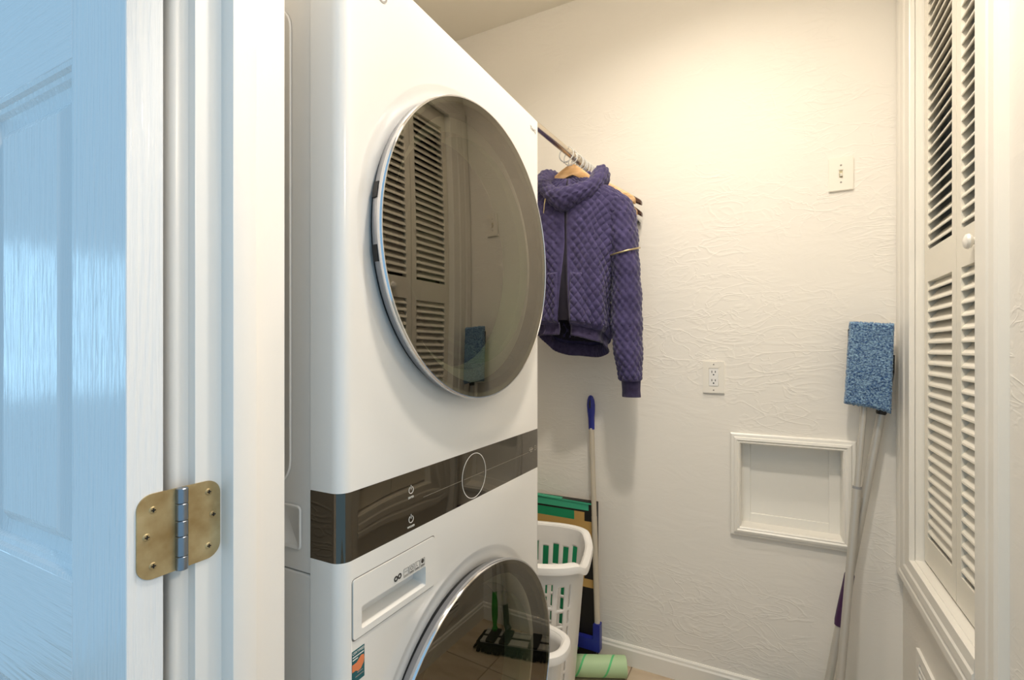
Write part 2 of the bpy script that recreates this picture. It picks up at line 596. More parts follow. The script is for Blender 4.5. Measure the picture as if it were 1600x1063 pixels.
for (yy, zz, lf) in ((0.2845, HZ1 - 0.017, leaf), (0.2785, HZ0 + 0.045, leaf), (0.2845, HZ0 + 0.0135, leaf), (0.342, HZ1 - 0.0125, leaf2), (0.347, HZ0 + 0.049, leaf2), (0.342, HZ0 + 0.0145, leaf2)):
    s = link('screw', lathe([(0.0001, 0.0009), (0.0030, 0.0009), (0.0040, 0.0001), (0.0042, -0.001)], xframe(-0.5680, yy, zz), 20), M['zinc'], lf, smooth=True)
    bm = bmesh.new()
    add_box(bm, -0.5675, -0.56675, yy - 0.0021, yy + 0.0021, zz - 0.0006, zz + 0.0006)
    add_box(bm, -0.5675, -0.56680, yy - 0.0006, yy + 0.0006, zz - 0.0021, zz + 0.0021)
    bmesh.ops.translate(bm, verts=bm.verts, vec=(0.0003, 0, 0))
    x = link('cross_slot', bm, M['black_plastic'], lf)

# ------------------------------------------------------------------ louvred bifold closet door, its jamb, sill and casing
cj = struct('trim_4', (XR, 1.6, OZ0))
def casing_profile(w):
    return [(0, 0), (0, 0.012), (0.006, 0.015), (w * 0.30, 0.016), (w * 0.36, 0.0195), (w * 0.60, 0.0195), (w * 0.66, 0.016), (w * 0.74, 0.020), (w * 0.94, 0.020), (w, 0.016), (w, 0)]
JW = 0.028                                     # jamb lining thickness not visible behind the casing edge
yi1 = 1.873                                    # inner far edge
yo1 = YB - 0.003
zi0, zo0 = 0.660, 0.566
yi0, yo0 = 1.334, 1.2136
# far casing (mitred onto the bottom one)
bm = bmesh.new()
pr = casing_profile(1.0)
def mitred(bm, prof, p_lo, p_hi):
    a = [bm.verts.new(p_lo(u, t)) for u, t in prof]
    b = [bm.verts.new(p_hi(u, t)) for u, t in prof]
    n = len(prof)
    bm.faces.new(a[::-1]); bm.faces.new(b)
    for i in range(n):
        bm.faces.new((a[i], a[(i + 1) % n], b[(i + 1) % n], b[i]))
mitred(bm, pr, lambda u, t: (XR - t, yi1 + u * (yo1 - yi1), zi0 - u * (zi0 - zo0)), lambda u, t: (XR - t, yi1 + u * (yo1 - yi1), 2.43 + u * 0.09))
link('far_casing', bm, M['trim'], cj)
bm = bmesh.new()
mitred(bm, pr, lambda u, t: (XR - t, yi1 + u * (yo1 - yi1), zi0 - u * (zi0 - zo0)), lambda u, t: (XR - t, yi0 + 0.001, zi0 - u * (zi0 - zo0)))
link('sill_casing', bm, M['trim'], cj)
bm = bmesh.new()
mitred(bm, pr, lambda u, t: (XR - t, yi0 - u * (yi0 - yo0), 0.09), lambda u, t: (XR - t, yi0 - u * (yi0 - yo0), 2.43 + u * 0.09))
link('near_casing', bm, M['trim'], cj)
bm = bmesh.new()
mitred(bm, pr, lambda u, t: (XR - t, yi0 - u * (yi0 - yo0), 2.43 + u * 0.09), lambda u, t: (XR - t, yi1 + u * (yo1 - yi1), 2.43 + u * 0.09))
link('head_casing', bm, M['trim'], cj)
link('jamb_board', box(XR - 0.001, XR + 0.09, yi1, OY1 + 0.002, OZ0, 2.44), M['trim'], cj)
link('jamb_board', box(XR - 0.001, XR + 0.09, OY0 - 0.002, OY0 + 0.0015, OZ0, 2.44), M['trim'], cj)
link('sill_board', box(XR - 0.001, XR + 0.09, OY0 - 0.002, OY1 + 0.002, OZ0 - 0.015, OZ0 + 0.003, bevel=0.001, seg=1), M['trim'], cj)
link('head_board', box(XR - 0.001, XR + 0.09, OY0 - 0.002, OY1 + 0.002, 2.44, 2.462), M['trim'], cj)

LX, LT = 0.406, 0.030
d2 = struct('door_2', (LX, 1.585, 0.668))
slat0 = None
for li, (y0, y1) in enumerate(((1.5885, 1.8695), (1.3035, 1.5845))):
    bm = bmesh.new()
    holed_slab(bm, rect(y0, y1, 0.670, 2.435), [rect(y0 + 0.031, y1 - 0.033, 0.747, 1.490), rect(y0 + 0.031, y1 - 0.033, 1.582, 2.360)],
               lambda u, v, d: (d, u, v), LX, LX + LT)
    lf = link('leaf', bm, M['louver'], d2)
    ya, yb = y0 + 0.031, y1 - 0.033
    for (za, n) in ((0.747, 24), (1.582, 25)):
        for k in range(n):
            z = za + 0.012 + k * 0.0306
            if slat0 is None:
                bm = bmesh.new()
                dx, dzz, th = 0.026, 0.030, 0.0065
                px = [(LX + 0.0015, z), (LX + 0.0015 + dx, z + dzz), (LX + 0.0015 + dx - 0.002, z + dzz + th), (LX + 0.0008, z + th * 0.9), (LX + 0.0002, z + 0.002)]
                prism(bm, px, lambda u, v, d: (u, d, v), ya, yb)
                slat0 = link('slat', bm, M['louver'], lf, origin=(LX, ya, z))
            else:
                copy_part(slat0, lf, (LX, ya, z))
    if li == 1:
        link('knob', lathe([(0.0001, 0.023), (0.009, 0.022), (0.0155, 0.019), (0.0172, 0.014), (0.0145, 0.009), (0.008, 0.006), (0.0075, 0.0)], (V((LX, 1.452, 1.535)), -X_, Y_, Z_), 28), M['trim'], lf, smooth=True)

# return-air grille low on the right wall
gr = thing('return_air_grille', 'white slatted return-air grille in the right wall under the closet sill', 'vent', (XR, 1.55, 0.12))
bm = bmesh.new()
holed_slab(bm, rect(1.27, 1.828, 0.125, 0.424), [rect(1.30, 1.798, 0.152, 0.397)], lambda u, v, d: (d, u, v), XR - 0.008, XR)
link('frame', bm, M['trim'], gr)
link('backing', box(XR - 0.0012, XR - 0.0004, 1.30, 1.798, 0.152, 0.397), M['black_plastic'], gr)
s0 = None
for k in range(13):
    z = 0.157 + k * 0.0185
    if s0 is None:
        bm = bmesh.new()
        prism(bm, [(XR - 0.0015, z + 0.010), (XR - 0.0080, z + 0.001), (XR - 0.0080, z), (XR - 0.0015, z + 0.008)], lambda u, v, d: (u, d, v), 1.30, 1.798)
        s0 = link('slat', bm, M['trim'], gr, origin=(XR, 1.3, z))
    else:
        copy_part(s0, gr, (XR, 1.3, z))

# trim of the ceiling downlight and of the added fill lamp
for lx, ly, lab in ((-0.22, 1.33, 'round white recessed downlight trim in the ceiling nearer the back wall'), (-0.05, 0.74, 'round white trim of the added fill downlight, unseen in the ceiling just inside the door')):
    dl = thing('downlight_and_fill_trim', lab, 'light', (lx, ly, ZC))
    link('trim_ring', lathe([(0.075, 0.0), (0.095, -0.001), (0.095, -0.004), (0.073, -0.006), (0.070, 0.0), (0.068, 0.05)], zframe(lx, ly, ZC), 40), M['white_plastic'], dl, smooth=True)

# ------------------------------------------------------------------ framed wall niche
ni = thing('wall_niche', 'recessed white framed niche low on the back wall beside the mop poles', 'niche', (0.06, YB, 0.605))
fo = (-0.1317, 0.2589, 0.6045, 0.983)
def frame_piece(pa, pb, qa, qb):
    """mitred moulding between an outer edge pa-pb and an inner edge qa-qb (x, z pairs)"""
    bm = bmesh.new()
    prof = [(0, 0), (0, 0.010), (0.10, 0.013), (0.34, 0.014), (0.40, 0.019), (0.62, 0.021), (0.78, 0.017), (0.86, 0.018), (0.96, 0.014), (1.0, 0.010), (1.0, 0.0)]
    mitred(bm, prof, lambda u, t: (pa[0] + (qa[0] - pa[0]) * u, YB - t, pa[1] + (qa[1] - pa[1]) * u),
           lambda u, t: (pb[0] + (qb[0] - pb[0]) * u, YB - t, pb[1] + (qb[1] - pb[1]) * u))
    return bm
oc = [(fo[0], fo[2]), (fo[1], fo[2]), (fo[1], fo[3]), (fo[0], fo[3])]
ic = [(NX0, NZ0), (NX1, NZ0), (NX1, NZ1), (NX0, NZ1)]
for i in range(4):
    link('frame_moulding', frame_piece(oc[i], oc[(i + 1) % 4], ic[i], ic[(i + 1) % 4]), M['trim'], ni)
ND = 0.062
link('back_panel', box(NX0 - 0.002, NX1 + 0.002, YB + ND, YB + ND + 0.01, NZ0 - 0.002, NZ1 + 0.002), M['trim'], ni)
link('stop_strip', box(NX0, NX0 + 0.030, YB + ND - 0.008, YB + ND, NZ0, NZ1, bevel=0.0008, seg=1), M['trim'], ni)
link('stop_strip', box(NX1 - 0.034, NX1, YB + ND - 0.008, YB + ND, NZ0, NZ1, bevel=0.0008, seg=1), M['trim'], ni)
link('stop_strip', box(NX0 + 0.030, NX1 - 0.034, YB + ND - 0.008, YB + ND, NZ0, NZ0 + 0.034, bevel=0.0008, seg=1), M['trim'], ni)
bm = bmesh.new()
holed_slab(bm, rect(NX0 - 0.002, NX1 + 0.002, NZ0 - 0.002, NZ1 + 0.002), [rect(NX0 + 0.0006, NX1 - 0.0006, NZ0 + 0.0006, NZ1 - 0.0006)], lambda u, v, d: (u, d, v), YB - 0.004, YB + ND)
link('lining', bm, M['trim'], ni)

# ------------------------------------------------------------------ wall plates
def back(u, v, d): return (u, YB - d, v)
sw = thing('light_switch', 'ivory toggle light switch on a white plate high on the back wall', 'switch', (0.2145, YB, 1.838))
bm = bmesh.new()
holed_slab(bm, rrect(0.1785, 0.2505, 1.836, 1.951, 0.003, 3), [rect(0.2095, 0.2195, 1.882, 1.906)], back, 0.0, 0.008)
bmesh.ops.bevel(bm, geom=[e for e in bm.edges if len(e.link_faces) == 2 and e.calc_face_angle(0) > 0.8 and all(abs(v.co.y - (YB - 0.008)) < 1e-4 for v in e.verts)], offset=0.002, segments=2, affect='EDGES')
link('plate', bm, M['plate'], sw)
link('toggle_well', box(0.2093, 0.2197, YB - 0.003, YB, 1.8815, 1.9065), M['ivory'], sw)
bm = bmesh.new()
prism(bm, [(0.001, 1.888), (0.015, 1.884), (0.016, 1.891), (0.001, 1.899)], lambda u, v, d: (d, YB - u, v), 0.2112, 0.2178)
link('toggle', bm, M['plate'], sw)
for z in (1.865, 1.923):
    link('screw', lathe([(0.0001, 0.0093), (0.0026, 0.0088), (0.0032, 0.0078)], yframe(0.2145, YB, z), 14), M['grey_ink'], sw, smooth=True)

ou = thing('power_outlet', 'white duplex power outlet at mid height on the back wall', 'outlet', (-0.1905, YB, 1.127))
bm = bmesh.new()
holed_slab(bm, rrect(-0.2285, -0.1525, 1.127, 1.2485, 0.003, 3), [rrect(-0.2075, -0.1735, 1.154, 1.2215, 0.002, 3)], back, 0.0, 0.008)
bmesh.ops.bevel(bm, geom=[e for e in bm.edges if len(e.link_faces) == 2 and e.calc_face_angle(0) > 0.8 and all(abs(v.co.y - (YB - 0.008)) < 1e-4 for v in e.verts)], offset=0.0015, segments=2, affect='EDGES')
link('plate', bm, M['plate'], ou)
bm = bmesh.new()
prism(bm, rrect(-0.2068, -0.1742, 1.1547, 1.2208, 0.002, 3), back, 0.001, 0.0088)
rec = link('receptacle', bm, M['enamel'], ou)
for zc in (1.2045, 1.1725):
    for (dx, h) in ((-0.0062, 0.0085), (0.0062, 0.0070)):
        link('slot', box(-0.1905 + dx - 0.0013, -0.1905 + dx + 0.0013, YB - 0.0094, YB - 0.0086, zc + 0.004 - h / 2, zc + 0.004 + h / 2), M['black_plastic'], rec)
    bm = bmesh.new()
    prism(bm, circ(-0.1905, zc - 0.007, 0.0026, 12), back, 0.0086, 0.0094)
    link('ground_hole', bm, M['black_plastic'], rec)
for z in (1.139, 1.2365):
    link('screw', lathe([(0.0001, 0.0093), (0.0022, 0.0088), (0.0028, 0.0078)], yframe(-0.1905, YB, z), 14), M['grey_ink'], ou, smooth=True)

# ------------------------------------------------------------------ stacked washer and dryer tower
WX, WY0, WY1, WXB = -0.540, 0.512, 1.198, -0.602
ZP0, ZP1, ZT = 0.986, 1.0865, 1.889
tw = thing('laundry_tower', 'tall white washer and dryer tower with round smoked glass doors', 'washer dryer', (-0.94, 0.855, 0.0))
R_ = 0.020
def front(u, v, d): return (d, u, v)
def corner_strips(bm, z0, z1, x=WX, xb=WXB, y0=WY0, y1=WY1, r=R_):
    sec = [(xb, y0)] + [(x - r + r * math.sin(a), y0 + r - r * math.cos(a)) for a in [PI / 2 * k / 10 for k in range(11)]]
    sec2 = [(xx, y0 + y1 - yy) for xx, yy in sec]
    for s in (sec, sec2):
        for (xa, ya), (xc, yc) in zip(s, s[1:]):
            vs = [bm.verts.new(p) for p in ((xa, ya, z0), (xc, yc, z0), (xc, yc, z1), (xa, ya, z1))]
            bm.faces.new(vs).smooth = True
    full = sec + [(xx, yy) for xx, yy in sec2[::-1]]
    for z in (z0, z1):
        bm.faces.new([bm.verts.new((xx, yy, z)) for xx, yy in full])
def front_panel(name, z0, z1, cy, cz, extra):
    bm = bmesh.new()
    RH = 0.316
    loops = holed(bm, rect(WY0 + R_, WY1 - R_, z0, z1), [circ(cy, cz, RH, 120)] + extra, front, WX)
    prof = [(RH, 0.0), (RH - 0.004, -0.0008), (RH - 0.010, -0.0024), (RH - 0.015, -0.0034), (RH - 0.020, -0.0038), (0.238, -0.0040), (0.234, -0.007), (0.230, -0.05)]
    add_lathe(bm, prof, xframe(WX, cy, cz), 120)
    corner_strips(bm, z0, z1)
    bmesh.ops.remove_doubles(bm, verts=bm.verts, dist=0.0002)
    bmesh.ops.recalc_face_normals(bm, faces=bm.faces)
    return link(name, bm, M['enamel'], tw, smooth=True)
DRY = (0.532, 0.733, 0.866, 0.958)             # detergent drawer outline
front_panel('upper_front', ZP1, ZT, 0.857, 1.487, [])
front_panel('lower_front', 0.02, ZP0, 0.864, 0.562, [rrect(DRY[0], DRY[1], DRY[2], DRY[3], 0.006, 4)])
bm = bmesh.new()
holed(bm, rect(WY0 + R_, WY1 - R_, ZP0, ZP1), [], front, WX)
corner_strips(bm, ZP0, ZP1)
bmesh.ops.remove_doubles(bm, verts=bm.verts, dist=0.0002)
cp = link('control_panel', bm, M['panel'], tw, smooth=True)
# cabinets
def cabinet(z0, z1):
    bm = bmesh.new()
    add_box(bm, -1.30, WXB + 0.0015, WY0 + 0.0008, WY1 - 0.0008, z0, z1, bevel=0.002, seg=1)
    for f in [f for f in bm.faces if f.calc_center_median().x > WXB + 0.001 and abs(f.normal.x) > 0.9]:
        bm.faces.remove(f)
    return bm
up = link('cabinet', cabinet(0.9605, ZT - 0.001), M['enamel_side'], tw)
lo = link('cabinet', cabinet(0.02, 0.9590), M['enamel_side'], tw)
link('rubber_foot', lathe([(0.0, 0.0), (0.025, 0.0), (0.025, 0.02), (0.0, 0.02)], zframe(-0.66, 0.57, 0), 16), M['black_plastic'], tw)
link('rubber_foot', lathe([(0.0, 0.0), (0.025, 0.0), (0.025, 0.02), (0.0, 0.02)], zframe(-0.66, 1.14, 0), 16), M['black_plastic'], tw)
link('rubber_foot', lathe([(0.0, 0.0), (0.025, 0.0), (0.025, 0.02), (0.0, 0.02)], zframe(-1.24, 0.57, 0), 16), M['black_plastic'], tw)
link('rubber_foot', lathe([(0.0, 0.0), (0.025, 0.0), (0.025, 0.02), (0.0, 0.02)], zframe(-1.24, 1.14, 0), 16), M['black_plastic'], tw)
def nside(u, v, d): return (u, WY0 - d, v)
def pressed(name, u0, u1, v0, v1, r, parent):
    bm = bmesh.new()
    rings = []
    for ins, d in ((0.0, 0.0), (0.002, 0.0018), (0.004, 0.0018), (0.0065, 0.0002)):
        rings.append([bm.verts.new(nside(u, v, d)) for u, v in rrect(u0 + ins, u1 - ins, v0 + ins, v1 - ins, max(r - ins, 0.001), 6)])
    for a, b in zip(rings, rings[1:]):
        for i in range(len(a)):
            bm.faces.new((a[i], a[(i + 1) % len(a)], b[(i + 1) % len(a)], b[i]))
    bm.faces.new(rings[-1])
    link(name, bm, M['enamel_side'], parent, smooth=True)
pressed('pressed_grip', -0.665, -0.6215, 0.992, 1.060, 0.008, up)
pressed('pressed_field', -1.20, -0.643, 1.085, 1.82, 0.04, up)
# drums
for cy, cz in ((0.857, 1.487), (0.864, 0.562)):
    link('drum', lathe([(0.229, -0.05), (0.225, -0.06), (0.225, -0.30), (0.0, -0.32)], xframe(WX, cy, cz), 48), M['drum'], tw, smooth=True)

def glass_door(name, cx, cy, cz, tilt, R, label=None):
    n = V((math.cos(tilt), math.sin(tilt), 0))
    h = V((-math.sin(tilt), math.cos(tilt), 0))
    fr = (V((cx, cy, cz)), n, h, Z_)
    g = 0.0035
    prof = [(R * k / 12, 0.0012 + g * (1 - (k / 12) ** 2)) for k in range(12, -1, -1)]
    prof[0] = (R - 0.0025, 0.0012)
    door = link(name, lathe([(R - 0.012, -0.003)] + [(R - 0.003, -0.002)] + prof, fr, 128), M['smoked'], tw, smooth=True)
    # rim: black ring standing in for the shaded gap, satin band, chrome bevel
    link('gap_shade_ring', lathe([(R - 0.030, -0.030), (R - 0.008, -0.030), (R - 0.006, -0.020), (R - 0.012, -0.018), (R - 0.012, -0.004), (R - 0.03, -0.004)], fr, 128, close=True), M['black_plastic'], door, smooth=True)
    link('satin_band', lathe([(R - 0.010, -0.0185), (R - 0.003, -0.020), (R - 0.0012, -0.018), (R - 0.0003, -0.0085), (R - 0.010, -0.0085)], fr, 128, close=True), M['satin'], door, smooth=True)
    link('chrome_rim', lathe([(R - 0.010, -0.0084), (R - 0.0002, -0.0084), (R + 0.0012, -0.0068), (R + 0.0016, -0.004), (R + 0.0010, 0.0005), (R - 0.0006, 0.0022), (R - 0.0024, 0.0020), (R - 0.0030, 0.0004), (R - 0.010, -0.003)], fr, 128, close=True), M['chrome'], door, smooth=True)
    # two black hinge blocks on the near side
    for dv in (0.050, -0.047):
        a = math.asin(dv / R)
        bm = bmesh.new()
        da = 0.044
        add_lathe(bm, [(R - 0.014, -0.0188), (R + 0.0002, -0.0195), (R + 0.0010, -0.0088), (R - 0.014, -0.0090)], fr, 8, close=True, a0=PI - a - da, a1=PI - a + da)
        link('hinge_block', bm, M['black_plastic'], door)
    link('glass_bowl', lathe([(0.222, -0.016), (0.214, -0.022), (0.205, -0.030), (0.190, -0.055), (0.165, -0.078), (0.13, -0.092), (0.07, -0.100), (0.0, -0.102),
                              ], fr, 72), M['bowl'], door, smooth=True)
    return door
glass_door('dryer_door', -0.510, 0.857, 1.487, -0.025, 0.290)
glass_door('washer_door', -0.508, 0.864, 0.562, -0.045, 0.291)

# detergent drawer with its pocket
bm = bmesh.new()
px = WX + 0.0015
poc = rrect(0.551, 0.705, 0.878, 0.912, 0.003, 3)
holed(bm, rrect(DRY[0] + 0.0020, DRY[1] - 0.0020, DRY[2] + 0.0020, DRY[3] - 0.0020, 0.005, 4), [poc], front, px)
a = [bm.verts.new(front(u, v, px)) for u, v in rrect(DRY[0] + 0.0020, DRY[1] - 0.0020, DRY[2] + 0.0020, DRY[3] - 0.0020, 0.005, 4)]
b = [bm.verts.new(front(u, v, px - 0.02)) for u, v in rrect(DRY[0] + 0.0020, DRY[1] - 0.0020, DRY[2] + 0.0020, DRY[3] - 0.0020, 0.005, 4)]
for i in range(len(a)):
    bm.faces.new((a[i], a[(i + 1) % len(a)], b[(i + 1) % len(a)], b[i]))
a = [bm.verts.new(front(u, v, px)) for u, v in poc]
b = [bm.verts.new(front(u, v, px - 0.028)) for u, v in rrect(0.551, 0.705, 0.884, 0.912, 0.003, 3)]
for i in range(len(a)):
    bm.faces.new((a[i], a[(i + 1) % len(a)], b[(i + 1) % len(a)], b[i]))
bm.faces.new(b)
bmesh.ops.remove_doubles(bm, verts=bm.verts, dist=0.00005)
dr = link('detergent_drawer', bm, M['enamel'], tw)
bm = bmesh.new()
holed_slab(bm, rrect(DRY[0] - 0.001, DRY[1] + 0.001, DRY[2] - 0.001, DRY[3] + 0.001, 0.006, 4), [rrect(DRY[0] + 0.003, DRY[1] - 0.003, DRY[2] + 0.003, DRY[3] - 0.003, 0.004, 4)], front, WX - 0.0030, WX - 0.0007)
link('drawer_gap_shade', bm, M['grey_ink'], dr)  # grey ring puts the shade of the drawer gap into colour

# print on the drawer, the control panel and the front
PX = px + 0.0002
def disc_print(name, cy, cz, r0, r1, material, parent, x, a0=0.0, a1=2 * PI, n=32, d=0.0004):
    bm = bmesh.new()
    add_lathe(bm, [(r0, 0.0), (r1, 0.0), (r1, d), (r0, d)] if r0 > 0 else [(0.0, d), (r1, d), (r1, 0.0)], xframe(x, cy, cz), n, close=r0 > 0, a0=a0, a1=a1)
    return link(name, bm, material, parent)
def bar_print(name, y0, y1, z0, z1, material, parent, x, d=0.0004):
    return link(name, box(x, x + d, y0, y1, z0, z1), material, parent)
disc_print('printed_mark', 0.6265, 0.9215, 0.0022, 0.0046, M['dark_ink'], dr, PX)
disc_print('printed_mark', 0.6355, 0.9225, 0.0022, 0.0046, M['dark_ink'], dr, PX)
for k, y in enumerate((0.6455, 0.6600, 0.6750, 0.6895)):
    bm = bmesh.new()
    holed_slab(bm, rrect(y, y + 0.0125, 0.9155, 0.9295, 0.0012, 2), [rrect(y + 0.0006, y + 0.0119, 0.9161, 0.9289, 0.001, 2)], front, PX, PX + 0.0004)
    ic_ = link('printed_icon', bm, M['grey_ink'], dr)
    bar_print('printed_caption', y + 0.002, y + 0.0105, 0.9172, 0.9184, M['dark_ink'] if k != 0 else M['grey_ink'], ic_, PX)
    if k == 3:
        disc_print('printed_symbol', y + 0.0063, 0.9245, 0.0, 0.0036, M['dark_ink'], ic_, PX)
    elif k == 1:
        disc_print('printed_symbol', y + 0.0063, 0.9240, 0.0022, 0.0034, M['grey_ink'], ic_, PX)
    elif k == 2:
        bar_print('printed_symbol', y + 0.004, y + 0.0085, 0.9215, 0.9222, M['grey_ink'], ic_, PX)
        bar_print('printed_symbol', y + 0.004, y + 0.0047, 0.9215, 0.9275, M['grey_ink'], ic_, PX)
    else:
        bar_print('printed_symbol', y + 0.002, y + 0.0105, 0.9235, 0.9243, M['grey_ink'], ic_, PX)
KX = WX + 0.0002
for zc, word in ((1.0555, 'DRYER'), (1.0060, 'WASHER')):
    ring = disc_print('power_symbol', 0.6665, zc, 0.0052, 0.0063, M['white_ink'], cp, KX, a0=PI / 2 + 0.5, a1=PI / 2 + 2 * PI - 0.5)
    bar_print('power_stroke', 0.6660, 0.6670, zc + 0.001, zc + 0.0085, M['white_ink'], ring, KX)
    text_part('printed_word', word, 0.0048, M['white_ink'], cp, (KX, 0.6665, zc - 0.0125), (0, 1, 0), (0, 0, 1))
disc_print('dial_ring', 0.8690, 1.0345, 0.0448, 0.0462, M['white_ink'], cp, KX, n=96)
bar_print('divider_line', 0.700, 0.8225, 1.0340, 1.0347, M['dim_ink'], cp, KX, 0.0002)
bar_print('divider_line', 0.830, 0.9080, 1.0340, 1.0347, M['dim_ink'], cp, KX, 0.0002)
bar_print('divider_line', 0.9165, 1.128, 1.0340, 1.0347, M['dim_ink'], cp, KX, 0.0002)
disc_print('badge_ring', 1.166, 1.0395, 0.0048, 0.0066, M['dim_ink'], cp, KX)
bar_print('badge_stroke', 1.163, 1.169, 1.0390, 1.0402, M['dim_ink'], cp, KX)
for (y0, y1, z) in ((1.130, 1.150, 1.0430), (1.130, 1.154, 1.0385), (1.136, 1.148, 1.0340)):
    bar_print('printed_caption', y0, y1, z - 0.0012, z + 0.0012, M['dim_ink'], cp, KX)
FX = WX + 0.0003
text_part('printed_word', 'ThinQ', 0.013, M['grey_ink'], tw, (FX, 1.154, 1.858), (0, 1, 0), (0, 0, 1))
disc_print('round_emblem', 0.595, 1.8505, 0.0095, 0.0125, M['grey_ink'], tw, FX)
# certification sticker
bm = bmesh.new()
prism(bm, rect(0.5325, 0.5575, 0.805, 0.8525), front, WX + 0.0001, WX + 0.0005)
st = link('sticker', bm, M['teal'], tw)
SX = WX + 0.0006
text_part('printed_word', 'CERTIFIED', 0.0052, M['white_ink'], st, (SX, 0.5450, 0.8485), (0, 1, 0), (0, 0, 1), 0.0001)
bar_print('printed_line', 0.5335, 0.5555, 0.8425, 0.8440, M['white_ink'], st, SX, 0.0002)
bar_print('printed_line', 0.5335, 0.5440, 0.8385, 0.8400, M['white_ink'], st, SX, 0.0002)
bm = bmesh.new()
prism(bm, [(0.5326, 0.8225), (0.5395, 0.8225), (0.544, 0.8195), (0.550, 0.8205), (0.5555, 0.8270), (0.5570, 0.8330), (0.5555, 0.8385), (0.550, 0.8395), (0.5450, 0.8355), (0.5410, 0.8330), (0.5326, 0.8330)], front, SX - 0.0001, SX + 0.0003)
link('orange_flash', bm, M['orange'], st)
for (y0, y1, z) in ((0.5425, 0.5535, 0.8170), (0.5390, 0.5550, 0.8120)):
    bar_print('printed_line', y0, y1, z, z + 0.0012, M['grey_ink'], st, SX, 0.0002)

# ------------------------------------------------------------------ rod, rings, hangers
def rodx(y): return -0.658 - (2.028 - y) * 0.0565
RZ = 2.035
rod = thing('closet_rod', 'chrome hanging rod running from the back wall above the tower', 'rod', (-0.66, YB, RZ))
link('tube', tube([(rodx(YF + 0.002), YF + 0.002, RZ), (rodx(2.026), 2.026, RZ)], 0.0135, 24), M['nickel'], rod, smooth=True)
link('wall_flange', lathe([(0.0, 0.014), (0.017, 0.014), (0.022, 0.006), (0.026, 0.0)], yframe(rodx(2.03), YB, RZ), 28), M['chrome'], rod, smooth=True)

ring0 = None
ring_y = [1.735, 1.775, 1.822, 1.838, 1.853, 1.866, 1.879, 1.893, 1.905, 1.918, 1.933, 1.946, 1.958, 1.970, 1.985, 1.998]
for i, y in enumerate(ring_y):
    x = rodx(y)
    rr = 0.0285
    cz = RZ + 0.0135 - rr + 0.0018
    if ring0 is None:
        bm = bmesh.new()
        pts = [(x + rr * math.sin(2 * PI * k / 36), y + 0.003 * math.cos(2 * PI * k / 36), cz + rr * math.cos(2 * PI * k / 36)) for k in range(36)]
        rings = add_tube(bm, pts, 0.0022, 8, caps=False)
        for k in range(8):
            bm.faces.new((rings[-1][k], rings[-1][(k + 1) % 8], rings[0][(k + 1) % 8], rings[0][k]))
        ring0 = link('curtain_ring', bm, M['clear'], origin=(x, y, cz), smooth=True)
        bm = bmesh.new()
        for q in (0.0, 1.0):
            add_lathe(bm, [(0.0, 0.0034), (0.0024, 0.0024), (0.0034, 0.0), (0.0024, -0.0024), (0.0, -0.0034)], zframe(x - 0.010 + q * 0.012, y, cz - rr), 10)
        bead = link('bead', bm, M['chrome'], ring0, smooth=True)
        r = ring0
    else:
        r = ring0.copy()
        C.objects.link(r)
        r.location = (x, y, cz)
        b_ = bead.copy()
        C.objects.link(b_)
        b_.parent = r
    r.rotation_euler = (0, 0, random.uniform(-0.18, 0.18))
    tag(r, {0: 'thin clear curtain ring set apart on the rod, nearest the camera', 1: 'thin clear curtain ring second from the front, just off the bunch',
            15: 'thin clear curtain ring closest to the wall flange'}.get(i, 'thin clear curtain ring in the tight bunch on the closet rod'), 'ring', 'clear rings on the closet rod')

def hanger(name, y, label, wood, hook, width=0.215, drop=0.105, clip=False, tilt=0.0, h=0.036, ex=1.45):
    x = rodx(y)
    zt = RZ - 0.052
    t = thing(name, label, 'hanger', (x, y, zt - drop), 'hangers on the closet rod')
    bm = bmesh.new()
    n = 28
    rows = []
    for k in range(-n, n + 1):
        s = k / n
        w = abs(s)
        zc = zt - drop * (w ** ex) - tilt * s * width
        hh = h * (1.0 - 0.45 * w) * (0.8 if w > 0.97 else 1.0)
        th = 0.0065 + 0.006 * w
        yy = y + 0.012 * w * w
        rows.append([bm.verts.new((x + s * width, yy + a * th, zc + b * hh / 2)) for a, b in ((-0.6, -1), (-1, -0.6), (-1, 0.6), (-0.6, 1), (0.6, 1), (1, 0.6), (1, -0.6), (0.6, -1))])
    for a, b in zip(rows, rows[1:]):
        for k in range(8):
            bm.faces.new((a[k], a[(k + 1) % 8], b[(k + 1) % 8], b[k]))
    bm.faces.new(rows[0][::-1]); bm.faces.new(rows[-1])
    link('hanger_arm', bm, wood, t, smooth=True)
    r = 0.0165
    cz = RZ + 0.0135 - r + 0.0017
    pts = [(x, y, zt + h * 0.4), (x, y, cz - r - 0.006), (x + 0.004, y, cz - r - 0.001)]
    pts += [(x + r * math.sin(a), y, cz - r * math.cos(a)) for a in [math.radians(q) for q in range(25, 265, 15)]]
    link('hook', tube(pts, 0.0016, 8), hook, t, smooth=True)
    if clip:
        link('trouser_bar', tube([(x - width * 0.93, y + 0.012, zt - drop - 0.004), (x + width * 0.93, y + 0.012, zt - drop - 0.004)], 0.005, 10), wood, t, smooth=True)
    return t
hanger('coat_hanger', 1.792, 'pale wooden coat hanger holding up the quilted purple jacket', M['hanger_wood'], M['chrome'], width=0.170, drop=0.125, h=0.044, tilt=0.14, ex=1.25)
hanger('coat_hanger', 1.895, 'pale wooden hanger next behind the purple jacket, its tip uppermost', M['hanger_wood'], M['chrome'], width=0.205, drop=0.118, h=0.052, ex=1.15)
hanger('coat_hanger', 1.923, 'dark brown wooden hanger showing the upper dark tip', M['dark_wood'], M['chrome'], width=0.222, drop=0.122, h=0.036, ex=1.15)
